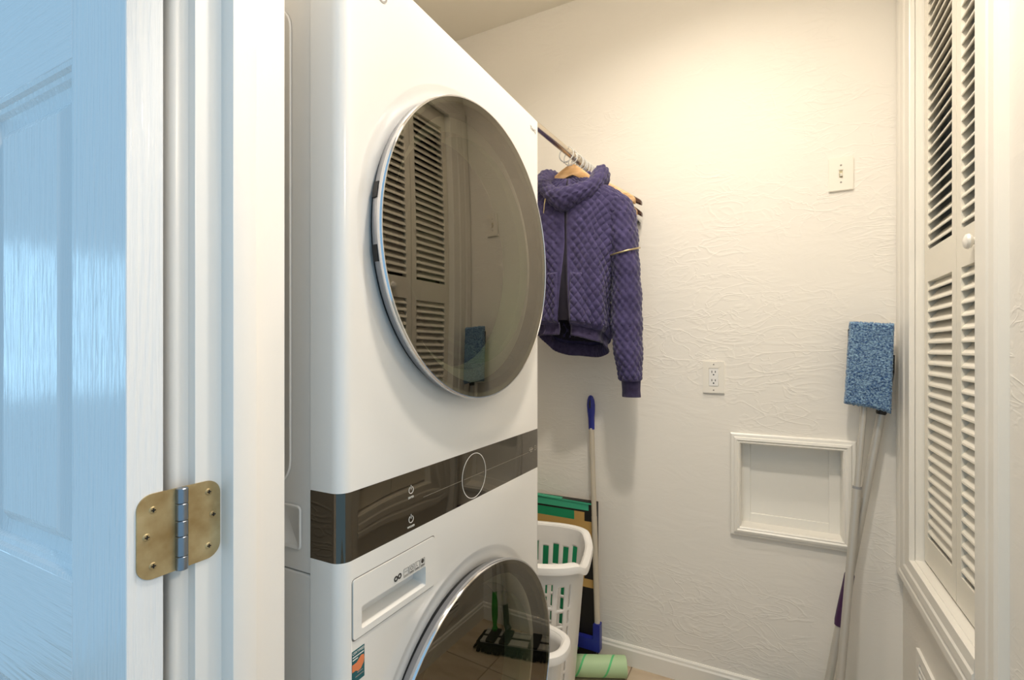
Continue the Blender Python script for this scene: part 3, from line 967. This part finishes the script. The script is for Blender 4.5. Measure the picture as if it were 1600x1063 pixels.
hanger('coat_hanger', 1.951, 'second pale wooden hanger, its tip lower and nearly hidden', M['hanger_wood'], M['chrome'], width=0.196, drop=0.148, clip=True, h=0.046, ex=1.1)
hanger('coat_hanger', 1.979, 'dark brown wooden hanger showing the lower dark tip', M['dark_wood'], M['chrome'], width=0.208, drop=0.152, h=0.036, ex=1.1)
hanger('coat_hanger', 2.003, 'black plastic hanger lowest of the tips by the wall', M['black_plastic'], M['chrome'], width=0.192, drop=0.178, h=0.020, ex=1.1)

# ------------------------------------------------------------------ quilted jacket
JXc, JYc = -0.672, 1.80
def interp(tab, t):
    if t <= tab[0][0]: return tab[0][1:]
    for a, b in zip(tab, tab[1:]):
        if t <= b[0]:
            f = (t - a[0]) / (b[0] - a[0])
            f = f * f * (3 - 2 * f) * 0.35 + f * 0.65
            return tuple(p + (q - p) * f for p, q in zip(a[1:], b[1:]))
    return tab[-1][1:]
def quilt(u, v, w=0.028, h=0.037):
    a = abs(math.sin(PI * (u / w + v / h)))
    b = abs(math.sin(PI * (u / w - v / h)))
    return (a * b) ** 0.5
# distance down from the neck: (s, half width, half depth front, half depth back)
TORSO = [(0.000, 0.060, 0.060, 0.055), (0.020, 0.110, 0.066, 0.058), (0.045, 0.160, 0.070, 0.062), (0.075, 0.192, 0.074, 0.066), (0.12, 0.200, 0.080, 0.070),
         (0.22, 0.170, 0.090, 0.069), (0.34, 0.148, 0.098, 0.074), (0.46, 0.145, 0.104, 0.077), (0.545, 0.148, 0.106, 0.078), (0.565, 0.138, 0.096, 0.072)]
ZTOP = 1.952
def torso_point(s, th, puff=0.0):
    hw, df, db = interp(TORSO, s)
    c, si = math.cos(th), math.sin(th)       # th = 0 at +X, -pi/2 at the front
    e = 0.72
    x = hw * math.copysign(abs(c) ** e, c)
    d = df if si < 0 else db
    y = d * math.copysign(abs(si) ** e, si)
    drape = 0.010 * math.sin(3 * th + s * 9) * min(1, s * 4) + 0.006 * math.sin(7 * th - s * 14) * min(1, s * 3)
    k = 1.0 + (drape + puff) / max(0.06, math.hypot(x, y))
    sag = 0.078 * (max(0.0, si) ** 1.0) * (s / 0.56) ** 2 + 0.030 * max(0.0, c) * (s / 0.56) ** 2
    z = ZTOP - s - sag - 0.02 * max(0.0, -si) * (1 - min(1, s * 8)) - 0.13 * x * (1 - min(1, s * 2.2))
    return V((JXc + x * k, JYc + y * k, z))
ARC = [0.0]
for _i in range(1, 721):                     # true distance round the body, for even quilting
    _a, _b = torso_point(0.32, -PI / 2 + 2 * PI * (_i - 1) / 720), torso_point(0.32, -PI / 2 + 2 * PI * _i / 720)
    ARC.append(ARC[-1] + math.hypot(_a.x - _b.x, _a.y - _b.y))
def arc_of(th):
    t = ((th + PI / 2) % (2 * PI)) / (2 * PI) * 720
    k = min(int(t), 719)
    return ARC[k] + (ARC[k + 1] - ARC[k]) * (t - k)
def zip_gap(s): return 0.0055 + 0.085 * max(0.0, (s - 0.26) / 0.305) ** 1.3
jk = thing('quilted_jacket', 'purple diamond-quilted jacket with a cowl collar hanging from the rod', 'jacket', (JXc, JYc, 1.29))
nu, nv = 300, 150
bm = bmesh.new()
ZG = 0.030                                   # angular half gap at the zip, opens towards the hem
rows = []
for j in range(nv + 1):
    s = 0.565 * j / nv
    gap = zip_gap(s)
    row = []
    for i in range(nu + 1):
        th = -PI / 2 + gap + (2 * PI - 2 * gap) * i / nu
        arc = arc_of(th)
        edge = min(1.0, min(i, nu - i) / 5.0) * min(1.0, (nv - j) / 5.0)
        row.append(bm.verts.new(torso_point(s, th, 0.0085 * (quilt(arc, s) - 0.4) * edge)))
    rows.append(row)
for a, b in zip(rows, rows[1:]):
    for i in range(nu):
        bm.faces.new((a[i], a[i + 1], b[i + 1], b[i]))
torso = link('torso', bm, M['quilt'], jk, smooth=True)
md = torso.modifiers.new('thickness', 'SOLIDIFY')
md.thickness = 0.006
md.offset = -1.0
# lining seen through the open front and under the hem
bm = bmesh.new()
rows = []
for j in range(0, 41):
    s = 0.55 * j / 40
    rows.append([bm.verts.new((lambda p: (JXc + (p.x - JXc) * 0.93, JYc + (p.y - JYc) * 0.90, p.z))(torso_point(s, 2 * PI * i / 64))) for i in range(64)])
for a, b in zip(rows, rows[1:]):
    for i in range(64):
        bm.faces.new((a[i], a[(i + 1) % 64], b[(i + 1) % 64], b[i]))
link('lining', bm, M['lining'], jk, smooth=True)
# ribbed hem band
bm = bmesh.new()
rows = []
for j in range(0, 9):
    s = 0.558 + 0.045 * j / 8
    f = 1.0 - 0.05 * math.sin(PI * j / 8)
    gap = 0.10
    row = []
    for i in range(161):
        th = -PI / 2 + gap + (2 * PI - 2 * gap) * i / 160
        p = torso_point(0.565, th)
        rib = 0.0009 * math.cos(th * 110)
        row.append(bm.verts.new((JXc + (p.x - JXc) * (f - 0.03) + rib, JYc + (p.y - JYc) * (f - 0.03) + rib, p.z - (s - 0.565))))
    rows.append(row)
for a, b in zip(rows, rows[1:]):
    for i in range(160):
        bm.faces.new((a[i], a[i + 1], b[i + 1], b[i]))
hem = link('hem_band', bm, M['rib'], jk, smooth=True)
md = hem.modifiers.new('thickness', 'SOLIDIFY')
md.thickness = 0.005
# zip tapes on either edge of the front
for sg in (-1, 1):
    bm = bmesh.new()
    rows = []
    for j in range(61):
        s = 0.02 + 0.54 * j / 60
        gap = zip_gap(s)
        rows.append([bm.verts.new(torso_point(s, -PI / 2 + sg * (gap - q), -0.002 + (0.003 if q > 0.05 else 0))) for q in (-0.012, 0.0, 0.006, 0.012, 0.020)])
    for a, b in zip(rows, rows[1:]):
        for i in range(4):
            bm.faces.new((a[i], a[i + 1], b[i + 1], b[i]))
    link('zip_tape', bm, M['lining'], jk, smooth=True)
# pockets: quilted patches lying on the fronts
def pocket(th0, th1, s0, s1, curve, sg):
    bm = bmesh.new()
    rows = []
    n, m_ = 60, 60
    for j in range(m_ + 1):
        s = s0 + (s1 - s0) * j / m_
        f = j / m_
        cut = curve * max(0.0, 1 - f * 1.25) ** 0.7 if False else curve * (1 - math.cos(min(1, f * 1.15) * PI / 2))
        e0, e1 = (th0, th1 - curve + cut) if sg > 0 else (th0 + curve - cut, th1)
        row = []
        for i in range(n + 1):
            th = e0 + (e1 - e0) * i / n
            rim = min(1.0, min(i, n - i, j, m_ - j) / 3.0)
            row.append(bm.verts.new(torso_point(s, th, 0.0020 + 0.0085 * rim + 0.0080 * (quilt(arc_of(th) + 0.006, s) - 0.4) * rim)))
        rows.append(row)
    for a, b in zip(rows, rows[1:]):
        for i in range(n):
            bm.faces.new((a[i], a[i + 1], b[i + 1], b[i]))
    link('pocket', bm, M['quilt'], jk, smooth=True)
pocket(-PI / 2 + 0.085, -PI / 2 + 0.66, 0.372, 0.56, 0.30, 1)
pocket(-PI / 2 - 0.66, -PI / 2 - 0.085, 0.372, 0.56, 0.30, -1)
# sleeves
def sleeve(sg):
    base = JXc
    path = [(0.140, 1.800, 1.882, 0.034), (0.170, 1.800, 1.842, 0.055), (0.186, 1.802, 1.78, 0.062), (0.196, 1.802, 1.70, 0.060), (0.203, 1.800, 1.60, 0.058), (0.207, 1.797, 1.50, 0.058),
            (0.209, 1.793, 1.40, 0.058), (0.213, 1.790, 1.32, 0.058), (0.219, 1.787, 1.25, 0.056), (0.223, 1.785, 1.20, 0.050), (0.224, 1.785, 1.180, 0.044)]
    n, m_ = 72, 150
    bm = bmesh.new()
    rows = []
    for j in range(m_ + 1):
        t = j / m_ * (len(path) - 1)
        k = min(int(t), len(path) - 2)
        f = t - k
        p = [path[k][q] + (path[k + 1][q] - path[k][q]) * f for q in range(4)]
        row = []
        for i in range(n):
            th = 2 * PI * i / n
            r = p[3] * (1 + 0.06 * math.sin(2 * th + p[2] * 14) + 0.03 * math.sin(p[2] * 60))
            pf = 0.0085 * (quilt(th * 0.056, p[2], 0.0293, 0.036) - 0.4) * min(1, (m_ - j) / 4)
            row.append(bm.verts.new((base + sg * (p[0] + (r + pf) * 0.86 * math.cos(th)), p[1] + (r + pf) * math.sin(th) * 0.95, p[2])))
        rows.append(row)
    for a, b in zip(rows, rows[1:]):
        for i in range(n):
            bm.faces.new((a[i], a[(i + 1) % n], b[(i + 1) % n], b[i]))
    bm.faces.new(rows[0])
    slv = link('sleeve', bm, M['quilt'], jk, smooth=True)
    bm = bmesh.new()
    rows = []
    for j, (z, r) in enumerate(((1.186, 0.030), (1.180, 0.034), (1.165, 0.033), (1.145, 0.032), (1.128, 0.033), (1.121, 0.033), (1.121, 0.028), (1.17, 0.027))):
        rows.append([bm.verts.new((base + sg * (0.226 + (r + 0.0006 * math.cos(i * PI / 2)) * math.cos(2 * PI * i / 120)), 1.785 + r * 0.75 * math.sin(2 * PI * i / 120) + 0.002 * j, z)) for i in range(120)])
    for a, b in zip(rows, rows[1:]):
        for i in range(120):
            bm.faces.new((a[i], a[(i + 1) % 120], b[(i + 1) % 120], b[i]))
    link('cuff', bm, M['rib'], slv, smooth=True)
    pts = []
    for i in range(25):
        th = -PI * 0.86 + i / 24 * PI * 0.86
        pts.append((base + sg * (0.200 + 0.064 * 0.86 * math.cos(th)), 1.80 + 0.066 * 0.95 * math.sin(th), 1.650 + 0.012 * math.sin(th) + 0.010 * math.cos(th)))
    link('sleeve_zip', tube(pts, 0.0032, 8), M['zip'], slv, smooth=True)
sleeve(1)
sleeve(-1)
# cowl collar: a tilted, folded-over quilted ring
bm = bmesh.new()
nt_, ns = 220, 56
rows = []
for i in range(nt_):
    th = 2 * PI * i / nt_
    c, s = math.cos(th), math.sin(th)
    fr = max(0.0, -s)
    cx, cy = 0.103 * c, 0.078 * s - 0.014
    cz = 1.938 - 0.090 * fr ** 1.4 + 0.006 * max(0.0, s) - 0.13 * cx + 0.005 * math.sin(5 * th + 1)
    row = []
    for k in range(ns):
        a = 2 * PI * k / ns
        rh = 0.037 + 0.002 * fr + 0.003 * math.sin(3 * th)
        rv = 0.046 - 0.008 * fr + 0.004 * math.sin(4 * th + 2)
        q = 0.0075 * (quilt(th * 0.115, a * 0.045, 0.030, 0.036) - 0.4) if math.cos(a) > -0.35 else 0.0
        o = (rh + q) * math.cos(a) + 0.010 * math.sin(a)
        row.append(bm.verts.new((JXc + cx + o * c, JYc + cy + o * s * 0.9, cz + (rv + q) * math.sin(a))))
    rows.append(row)
for i in range(nt_):
    a, b = rows[i], rows[(i + 1) % nt_]
    for k in range(ns):
        bm.faces.new((a[k], a[(k + 1) % ns], b[(k + 1) % ns], b[k]))
link('cowl_collar', bm, M['quilt'], jk, smooth=True)
link('drawcord', tube([(-0.738, 1.700, 1.868), (-0.742, 1.692, 1.850), (-0.744, 1.690, 1.835), (-0.748, 1.690, 1.800)], [0.0028, 0.0030, 0.0016, 0.0016], 8), M['zip'], jk, smooth=True)

# ------------------------------------------------------------------ hampers
def superellipse(a, b, n, t):
    c, s = math.cos(t), math.sin(t)
    return a * math.copysign(abs(c) ** (2 / n), c), b * math.copysign(abs(s) ** (2 / n), s)
def basket(name, label, cx, cy, rot, a, b, H, taper, slots, dip, n=4.0, lip=0.022, nz=62, nu=264):
    t = thing(name, label, 'laundry basket', (cx, cy, 0))
    cr, sr = math.cos(rot), math.sin(rot)
    def P(th, z, off=0.0):
        k = taper + (1 - taper) * z / H
        x, y = superellipse(a * k + off, b * k + off, n, th)
        return V((cx + x * cr - y * sr, cy + x * sr + y * cr, z))
    def rimz(th):
        return H - dip * math.exp(-((abs(math.cos(th)) - 1) / 0.12) ** 2)
    # arc-length spacing round the rim
    ths = [2 * PI * i / 2000 for i in range(2001)]
    acc = [0.0]
    for p, q in zip(ths, ths[1:]):
        acc.append(acc[-1] + (P(p, H) - P(q, H)).length)
    tot = acc[-1]
    us = []
    k = 0
    for i in range(nu):
        goal = tot * i / nu
        while acc[k] < goal: k += 1
        us.append(ths[k])
    bm = bmesh.new()
    grid = []
    for j in range(nz + 1):
        f = j / nz
        grid.append([bm.verts.new(P(u, f * (rimz(u) - 0.012) + 0.004)) for u in us])
    for j in range(nz):
        f = (j + 0.5) / nz
        for i in range(nu):
            if slots(us[i], i, nu, j, nz):
                continue
            bm.faces.new((grid[j][i], grid[j][(i + 1) % nu], grid[j + 1][(i + 1) % nu], grid[j + 1][i]))
    bm.faces.new(grid[0][::-1])
    for v in [v for v in bm.verts if not v.link_faces]:
        bm.verts.remove(v)
    wall = link('basket_wall', bm, M['hamper'], t, smooth=True)
    md = wall.modifiers.new('thickness', 'SOLIDIFY')
    md.thickness = 0.0035
    # rolled rim
    bm = bmesh.new()
    prof = [(-0.002, -0.006), (-0.002, 0.002), (0.003, 0.006), (lip * 0.6, 0.006), (lip, 0.0), (lip + 0.002, -0.012), (lip + 0.001, -0.022), (lip - 0.003, -0.022), (lip - 0.003, -0.010), (lip * 0.5, -0.001), (0.003, -0.006)]
    rings = []
    for u in us:
        z = rimz(u)
        rings.append([bm.verts.new((lambda p: (p.x, p.y, z - 0.008 + dz_))(P(u, z, off))) for off, dz_ in prof])
    m_ = len(prof)
    for i in range(nu):
        A, B = rings[i], rings[(i + 1) % nu]
        for k in range(m_):
            bm.faces.new((A[k], A[(k + 1) % m_], B[(k + 1) % m_], B[k]))
    link('rim', bm, M['white_plastic'], t, smooth=True)
    return t
def tall_slots(th, i, nu, j, nz):
    # upright slots in even columns round both long sides, one tall row under the rim
    if abs(math.cos(th)) > 0.80 or i % 7 > 3:
        return False
    d = nz - 1 - j                            # rows counted down from the rim
    top = 12 + (0, 2, 1, 3)[(i // 7) % 4]
    if d < top or j < 8:
        return False
    d -= top
    if d < 14:
        return True
    return 16 <= d and (d - 16) % 10 < 8
def no_slots(*a):
    return False
basket('laundry_hamper', 'tall white slotted plastic laundry hamper behind the washer', -0.815, 1.578, math.radians(13), 0.255, 0.185, 0.62, 0.80, tall_slots, 0.028, nz=114)
basket('waste_basket', 'small low white plastic bin in front of the tall slotted hamper', -0.700, 1.312, math.radians(6), 0.170, 0.080, 0.45, 0.82, no_slots, 0.0, n=2.6, lip=0.020, nz=16, nu=160)

# ------------------------------------------------------------------ printed cardboard box leaning on the wall
cb = thing('cardboard_box', 'flat cardboard box with green and black print behind the hamper', 'box', (-0.88, 1.99, 0))
BX0, BX1, BY0, BY1, BZ = -1.15, -0.640, 1.982, 2.014, 0.655
xs = [BX0, -0.95, -0.86, -0.735, -0.715, -0.690, -0.672, -0.652, BX1]
zs_ = [0.0, 0.03, 0.30, 0.335, 0.40, 0.50, 0.575, 0.612, 0.620, 0.648, BZ]
bm = bmesh.new()
def shade(x, z):
    if z > 0.648: return 3
    if z > 0.620: return 2 if x < -0.672 else 3
    if z > 0.612: return 3
    if x > -0.652: return 0 if 0.30 < z < 0.335 or 0.5 < z < 0.575 else 3
    if z > 0.575: return 1 if x < -0.735 else (0 if x < -0.690 else 3)
    if z > 0.500: return 0
    if z > 0.335: return 1 if x < -0.715 else (0 if x < -0.69 else 3)
    if z > 0.300: return 0
    return 1 if x < -0.715 and z > 0.03 else 3
gv = [[bm.verts.new((x, BY0, z)) for x in xs] for z in zs_]
for j in range(len(zs_) - 1):
    for i in range(len(xs) - 1):
        f = bm.faces.new((gv[j][i], gv[j][i + 1], gv[j + 1][i + 1], gv[j + 1][i]))
        f.material_index = shade((xs[i] + xs[i + 1]) / 2, (zs_[j] + zs_[j + 1]) / 2)
ba = [bm.verts.new(p) for p in ((BX0, BY1, 0), (BX1, BY1, 0), (BX1, BY1, BZ), (BX0, BY1, BZ))]
bm.faces.new(ba[::-1])
f = bm.faces.new([gv[j][-1] for j in range(len(zs_))] + [ba[2], ba[1]]); f.material_index = 3
f = bm.faces.new([gv[j][0] for j in range(len(zs_))] + [ba[3], ba[0]])
f = bm.faces.new([gv[-1][i] for i in range(len(xs))] + [ba[2], ba[3]]); f.material_index = 3
f = bm.faces.new([gv[0][i] for i in range(len(xs))] + [ba[1], ba[0]])
link('carton', bm, [M['card'], M['card_green'], M['card_teal'], M['card_black']], cb)
bm = bmesh.new()
prism(bm, [(BX0, BZ + 0.002), (-0.66, BZ - 0.008), (-0.66, BZ - 0.003), (BX0, BZ + 0.008)], lambda u, v, d: (u, d, v), BY0 - 0.004, BY1 - 0.01)
link('top_flap', bm, M['card_teal'], cb)

# ------------------------------------------------------------------ sticky floor roller
fr_ = thing('sticky_floor_roller', 'sticky floor roller with blue grip and pale green striped roll', 'roller', (-0.63, 1.93, 0))
pb, pt = V((-0.625, 1.955, 0.160)), V((-0.662, 1.992, 0.965))
link('pole', tube([pb, pb + (pt - pb) * 0.55, pb + (pt - pb) * 0.5501, pt], [0.0115, 0.0115, 0.0105, 0.0105], 18), M['pole_beige'], fr_, smooth=True)
dirp = (pt - pb).normalized()
gripb = []
bm = bmesh.new()
g0 = pt - dirp * 0.005
prof = [(0.0125, 0.0), (0.0130, 0.02), (0.0135, 0.045), (0.0165, 0.075), (0.0175, 0.10), (0.0150, 0.122), (0.010, 0.136), (0.004, 0.141), (0.0, 0.1415)]
def ptgrip(r, h, k, n=20):
    a = 2 * PI * k / n
    return g0 + dirp * h + X_ * (r * math.cos(a)) + Y_ * (0.8 * r * math.sin(a))
rg = []
for r, h in prof[:-1]:
    rg.append([bm.verts.new(ptgrip(r, h, k)) for k in range(20)])
for a, b in zip(rg, rg[1:]):
    for k in range(20):
        bm.faces.new((a[k], a[(k + 1) % 20], b[(k + 1) % 20], b[k]))
bm.faces.new(rg[0][::-1]); bm.faces.new(rg[-1])
gp = link('grip', bm, M['blue'], fr_, smooth=True)
hc = g0 + dirp * 0.105
link('hanging_hole', tube([hc + V((0.0005, -0.0137, -0.018)), hc + V((0, -0.0143, 0.0)), hc + V((-0.0005, -0.0118, 0.018))], [0.0022, 0.0036, 0.0022], 10), M['black_plastic'], gp, smooth=True)
bm = bmesh.new()
prism(bm, rrect(-0.639, -0.611, 0.066, 0.178, 0.004, 3), lambda u, v, d: (u, d, v), 1.940, 1.970)
prism(bm, rrect(-0.80, -0.630, 0.066, 0.112, 0.004, 3), lambda u, v, d: (u, d, v), 1.942, 1.968)
link('elbow_arm', recalc(bm), M['blue'], fr_)
rdir = V((0.905, 0.425, 0)).normalized()
rn = V((-rdir.y, rdir.x, 0))
rc = V((-0.505, 1.945, 0.0405)) - rdir * 0.25
rl = link('sticky_roll', lathe([(0.018, 0.0), (0.036, 0.0), (0.0395, 0.0015), (0.0395, 0.2485), (0.036, 0.25), (0.018, 0.25)], (V((0, 0, 0)), X_, Y_, Z_), 48, close=True), M['roll'], fr_, smooth=True)
rl.data.transform(Matrix.Translation(wloc(fr_)))
rl.location = rc - wloc(fr_)
rl.rotation_euler = (0, 0, math.atan2(rdir.y, rdir.x))
link('axle', tube([V((-0.79, 1.955, 0.085)), rc - rdir * 0.035 + V((0, 0, 0.03)), rc - rdir * 0.03, rc + rdir * 0.249], 0.006, 12), M['blue'], fr_, smooth=True)

# ------------------------------------------------------------------ mops leaning in the right back corner
ma = thing('flat_mop', 'upturned flat mop with a blue microfibre pad leaning in the corner', 'mop', (0.18, 1.885, 0.055))
a0, a1 = V((0.183, 1.868, 0.058)), V((0.272, 1.955, 1.135))
def along(t): return a0 + (a1 - a0) * t
link('pole', tube([along(0.158), along(0.735), along(0.7352), along(1.0)], [0.0118, 0.0118, 0.0090, 0.0090], 18), M['pole_grey'], ma, smooth=True)
link('joint_ring', tube([along(0.730), along(0.737)], 0.0124, 18), M['grey_plastic'], ma, smooth=True)
link('green_grip', tube([along(0.0), along(0.010), along(0.022), along(0.06), along(0.10), along(0.135), along(0.162)], [0.010, 0.016, 0.010, 0.0165, 0.0170, 0.0140, 0.0125], 18), M['green'], ma, smooth=True)
link('swivel', tube([along(0.995), along(1.03)], 0.012, 14), M['black_plastic'], ma, smooth=True)
# pad: corners from the photo's plane just in front of the wall
pc = [V((0.2150, 1.935, 1.118)), V((0.3375, 1.935, 1.100)), V((0.3480, 1.952, 1.375)), V((0.2310, 1.952, 1.385))]
link('pad_plate', None or (lambda: (lambda b: (add_box(b, 0.228, 0.335, 1.962, 1.972, 1.112, 1.36), b)[1])(bmesh.new()))(), M['black_plastic'], ma)
bm = bmesh.new()
nx_, nz_ = 84, 190
def pad_pt(u, v):
    lo_ = pc[0].lerp(pc[1], u); hi_ = pc[3].lerp(pc[2], u)
    p = lo_.lerp(hi_, v)
    p.z += -0.012 * math.sin(PI * u) * 0.0 - 0.006 * max(0, u - 0.6) * (1 - v) * 3
    return p
grid = []
for j in range(nz_ + 1):
    row = []
    for i in range(nx_ + 1):
        u, v = i / nx_, j / nz_
        p = pad_pt(u, v)
        e = min(1.0, min(u, 1 - u) * 16) ** 0.5 * min(1.0, min(v, 1 - v) * 34) ** 0.5
        nz3 = noise.noise(V((u * 30, v * 68, 3.1))) * 0.35 + noise.noise(V((u * 44, v * 120, 9.7))) * 0.75
        p.y -= 0.013 * e + 0.0042 * nz3 + 0.004
        p.x += 0.0022 * noise.noise(V((u * 55, v * 120, 1.3)))
        p.z += 0.0026 * noise.noise(V((u * 55, v * 120, 5.3))) * (1 if 0 < v < 1 else 2)
        row.append(bm.verts.new(p))
    grid.append(row)
for j in range(nz_):
    for i in range(nx_):
        bm.faces.new((grid[j][i], grid[j][i + 1], grid[j + 1][i + 1], grid[j + 1][i]))
# rear skirt
rim = [grid[0][i] for i in range(nx_ + 1)] + [grid[j][nx_] for j in range(1, nz_ + 1)] + [grid[nz_][i] for i in range(nx_ - 1, -1, -1)] + [grid[j][0] for j in range(nz_ - 1, 0, -1)]
rear = [bm.verts.new((v.co.x, v.co.y + 0.020, v.co.z)) for v in rim]
for i in range(len(rim)):
    bm.faces.new((rim[i], rear[i], rear[(i + 1) % len(rim)], rim[(i + 1) % len(rim)]))
bm.faces.new(rear)
link('microfibre_pad', bm, M['pad'], ma, smooth=True)

mb = thing('dust_mop', 'grey telescopic mop standing upright on its black fringed head', 'mop', (0.06, 1.91, 0))
b0, b1 = V((0.148, 1.932, 0.055)), V((0.3335, 1.990, 1.165))
def along2(t): return b0 + (b1 - b0) * t
link('pole', tube([along2(0.04), along2(0.44), along2(0.4401), along2(0.93)], [0.0120, 0.0120, 0.0125, 0.0125], 18), M['pole_grey'], mb, smooth=True)
link('purple_collar', tube([along2(0.295), along2(0.31), along2(0.36), along2(0.41), along2(0.448), along2(0.452)], [0.0150, 0.0170, 0.0165, 0.0150, 0.0145, 0.0130], 18), M['purple'], mb, smooth=True)
link('black_grip', tube([along2(0.925), along2(0.93), along2(1.05), along2(1.10)], [0.0125, 0.0150, 0.0135, 0.006], 16), M['black_plastic'], mb, smooth=True)
link('swivel_joint', tube([(0.130, 1.925, 0.046), (0.150, 1.932, 0.060), along2(0.045), along2(0.09)], [0.017, 0.016, 0.0165, 0.0145], 14), M['black_plastic'], mb, smooth=True)
hc0, hc1 = V((-0.135, 1.935, 0.034)), V((0.238, 1.845, 0.034))
ux = (hc1 - hc0).normalized(); vx = V((-ux.y, ux.x, 0))
def hp(s, w, z): return hc0 + ux * s + vx * w + V((0, 0, z - 0.034))
HL = (hc1 - hc0).length
bm = bmesh.new()
prism(bm, rect(0.0, HL, -0.048, 0.048), lambda u, v, d: hp(u, v, d), 0.030, 0.037)
plate = link('head_plate', bm, M['pole_grey'], mb)
for w in (-0.048, 0.0, 0.048):
    bm = bmesh.new()
    prism(bm, rect(0.0, HL, w - 0.004, w + 0.004), lambda u, v, d: hp(u, v, d), 0.035, 0.041)
    link('plate_rib', bm, M['pole_grey'] if w else M['black_plastic'], plate)
for s in (0.065, 0.225, 0.30):
    bm = bmesh.new()
    prism(bm, rrect(s, s + 0.055, -0.054, 0.054, 0.006, 3), lambda u, v, d: hp(u, v, d), 0.036, 0.045)
    link('clip_strap', bm, M['black_plastic'], plate)
bm = bmesh.new()
prism(bm, rrect(-0.012, HL + 0.012, -0.060, 0.060, 0.01, 3), lambda u, v, d: hp(u, v, d), 0.012, 0.030)
link('pad_cloth', bm, M['fringe'], mb)
bm = bmesh.new()
random.seed(3)
def strand(s, w, ds, dw):
    ln = random.uniform(0.7, 1.15)
    p0 = hp(s, w, 0.024); p1 = hp(s + ds * 0.55 * ln, w + dw * 0.55 * ln, 0.020); p2 = hp(s + ds * ln, w + dw * ln, 0.007)
    add_tube(bm, [p0, p1, p2], [0.0045, 0.0055, 0.0045], 6)
for k in range(66):
    s = -0.008 + (HL + 0.016) * k / 65
    for w, d in ((-0.056, -0.028), (0.056, 0.028)):
        strand(s, w, random.uniform(-0.006, 0.006), d)
for k in range(20):
    w = -0.056 + 0.112 * k / 19
    strand(-0.008, w, -0.026, random.uniform(-0.006, 0.006))
    strand(HL + 0.008, w, 0.026, random.uniform(-0.006, 0.006))
fg = link('chenille_fringe', bm, M['fringe'], mb, smooth=True)
fg['kind'] = 'stuff'
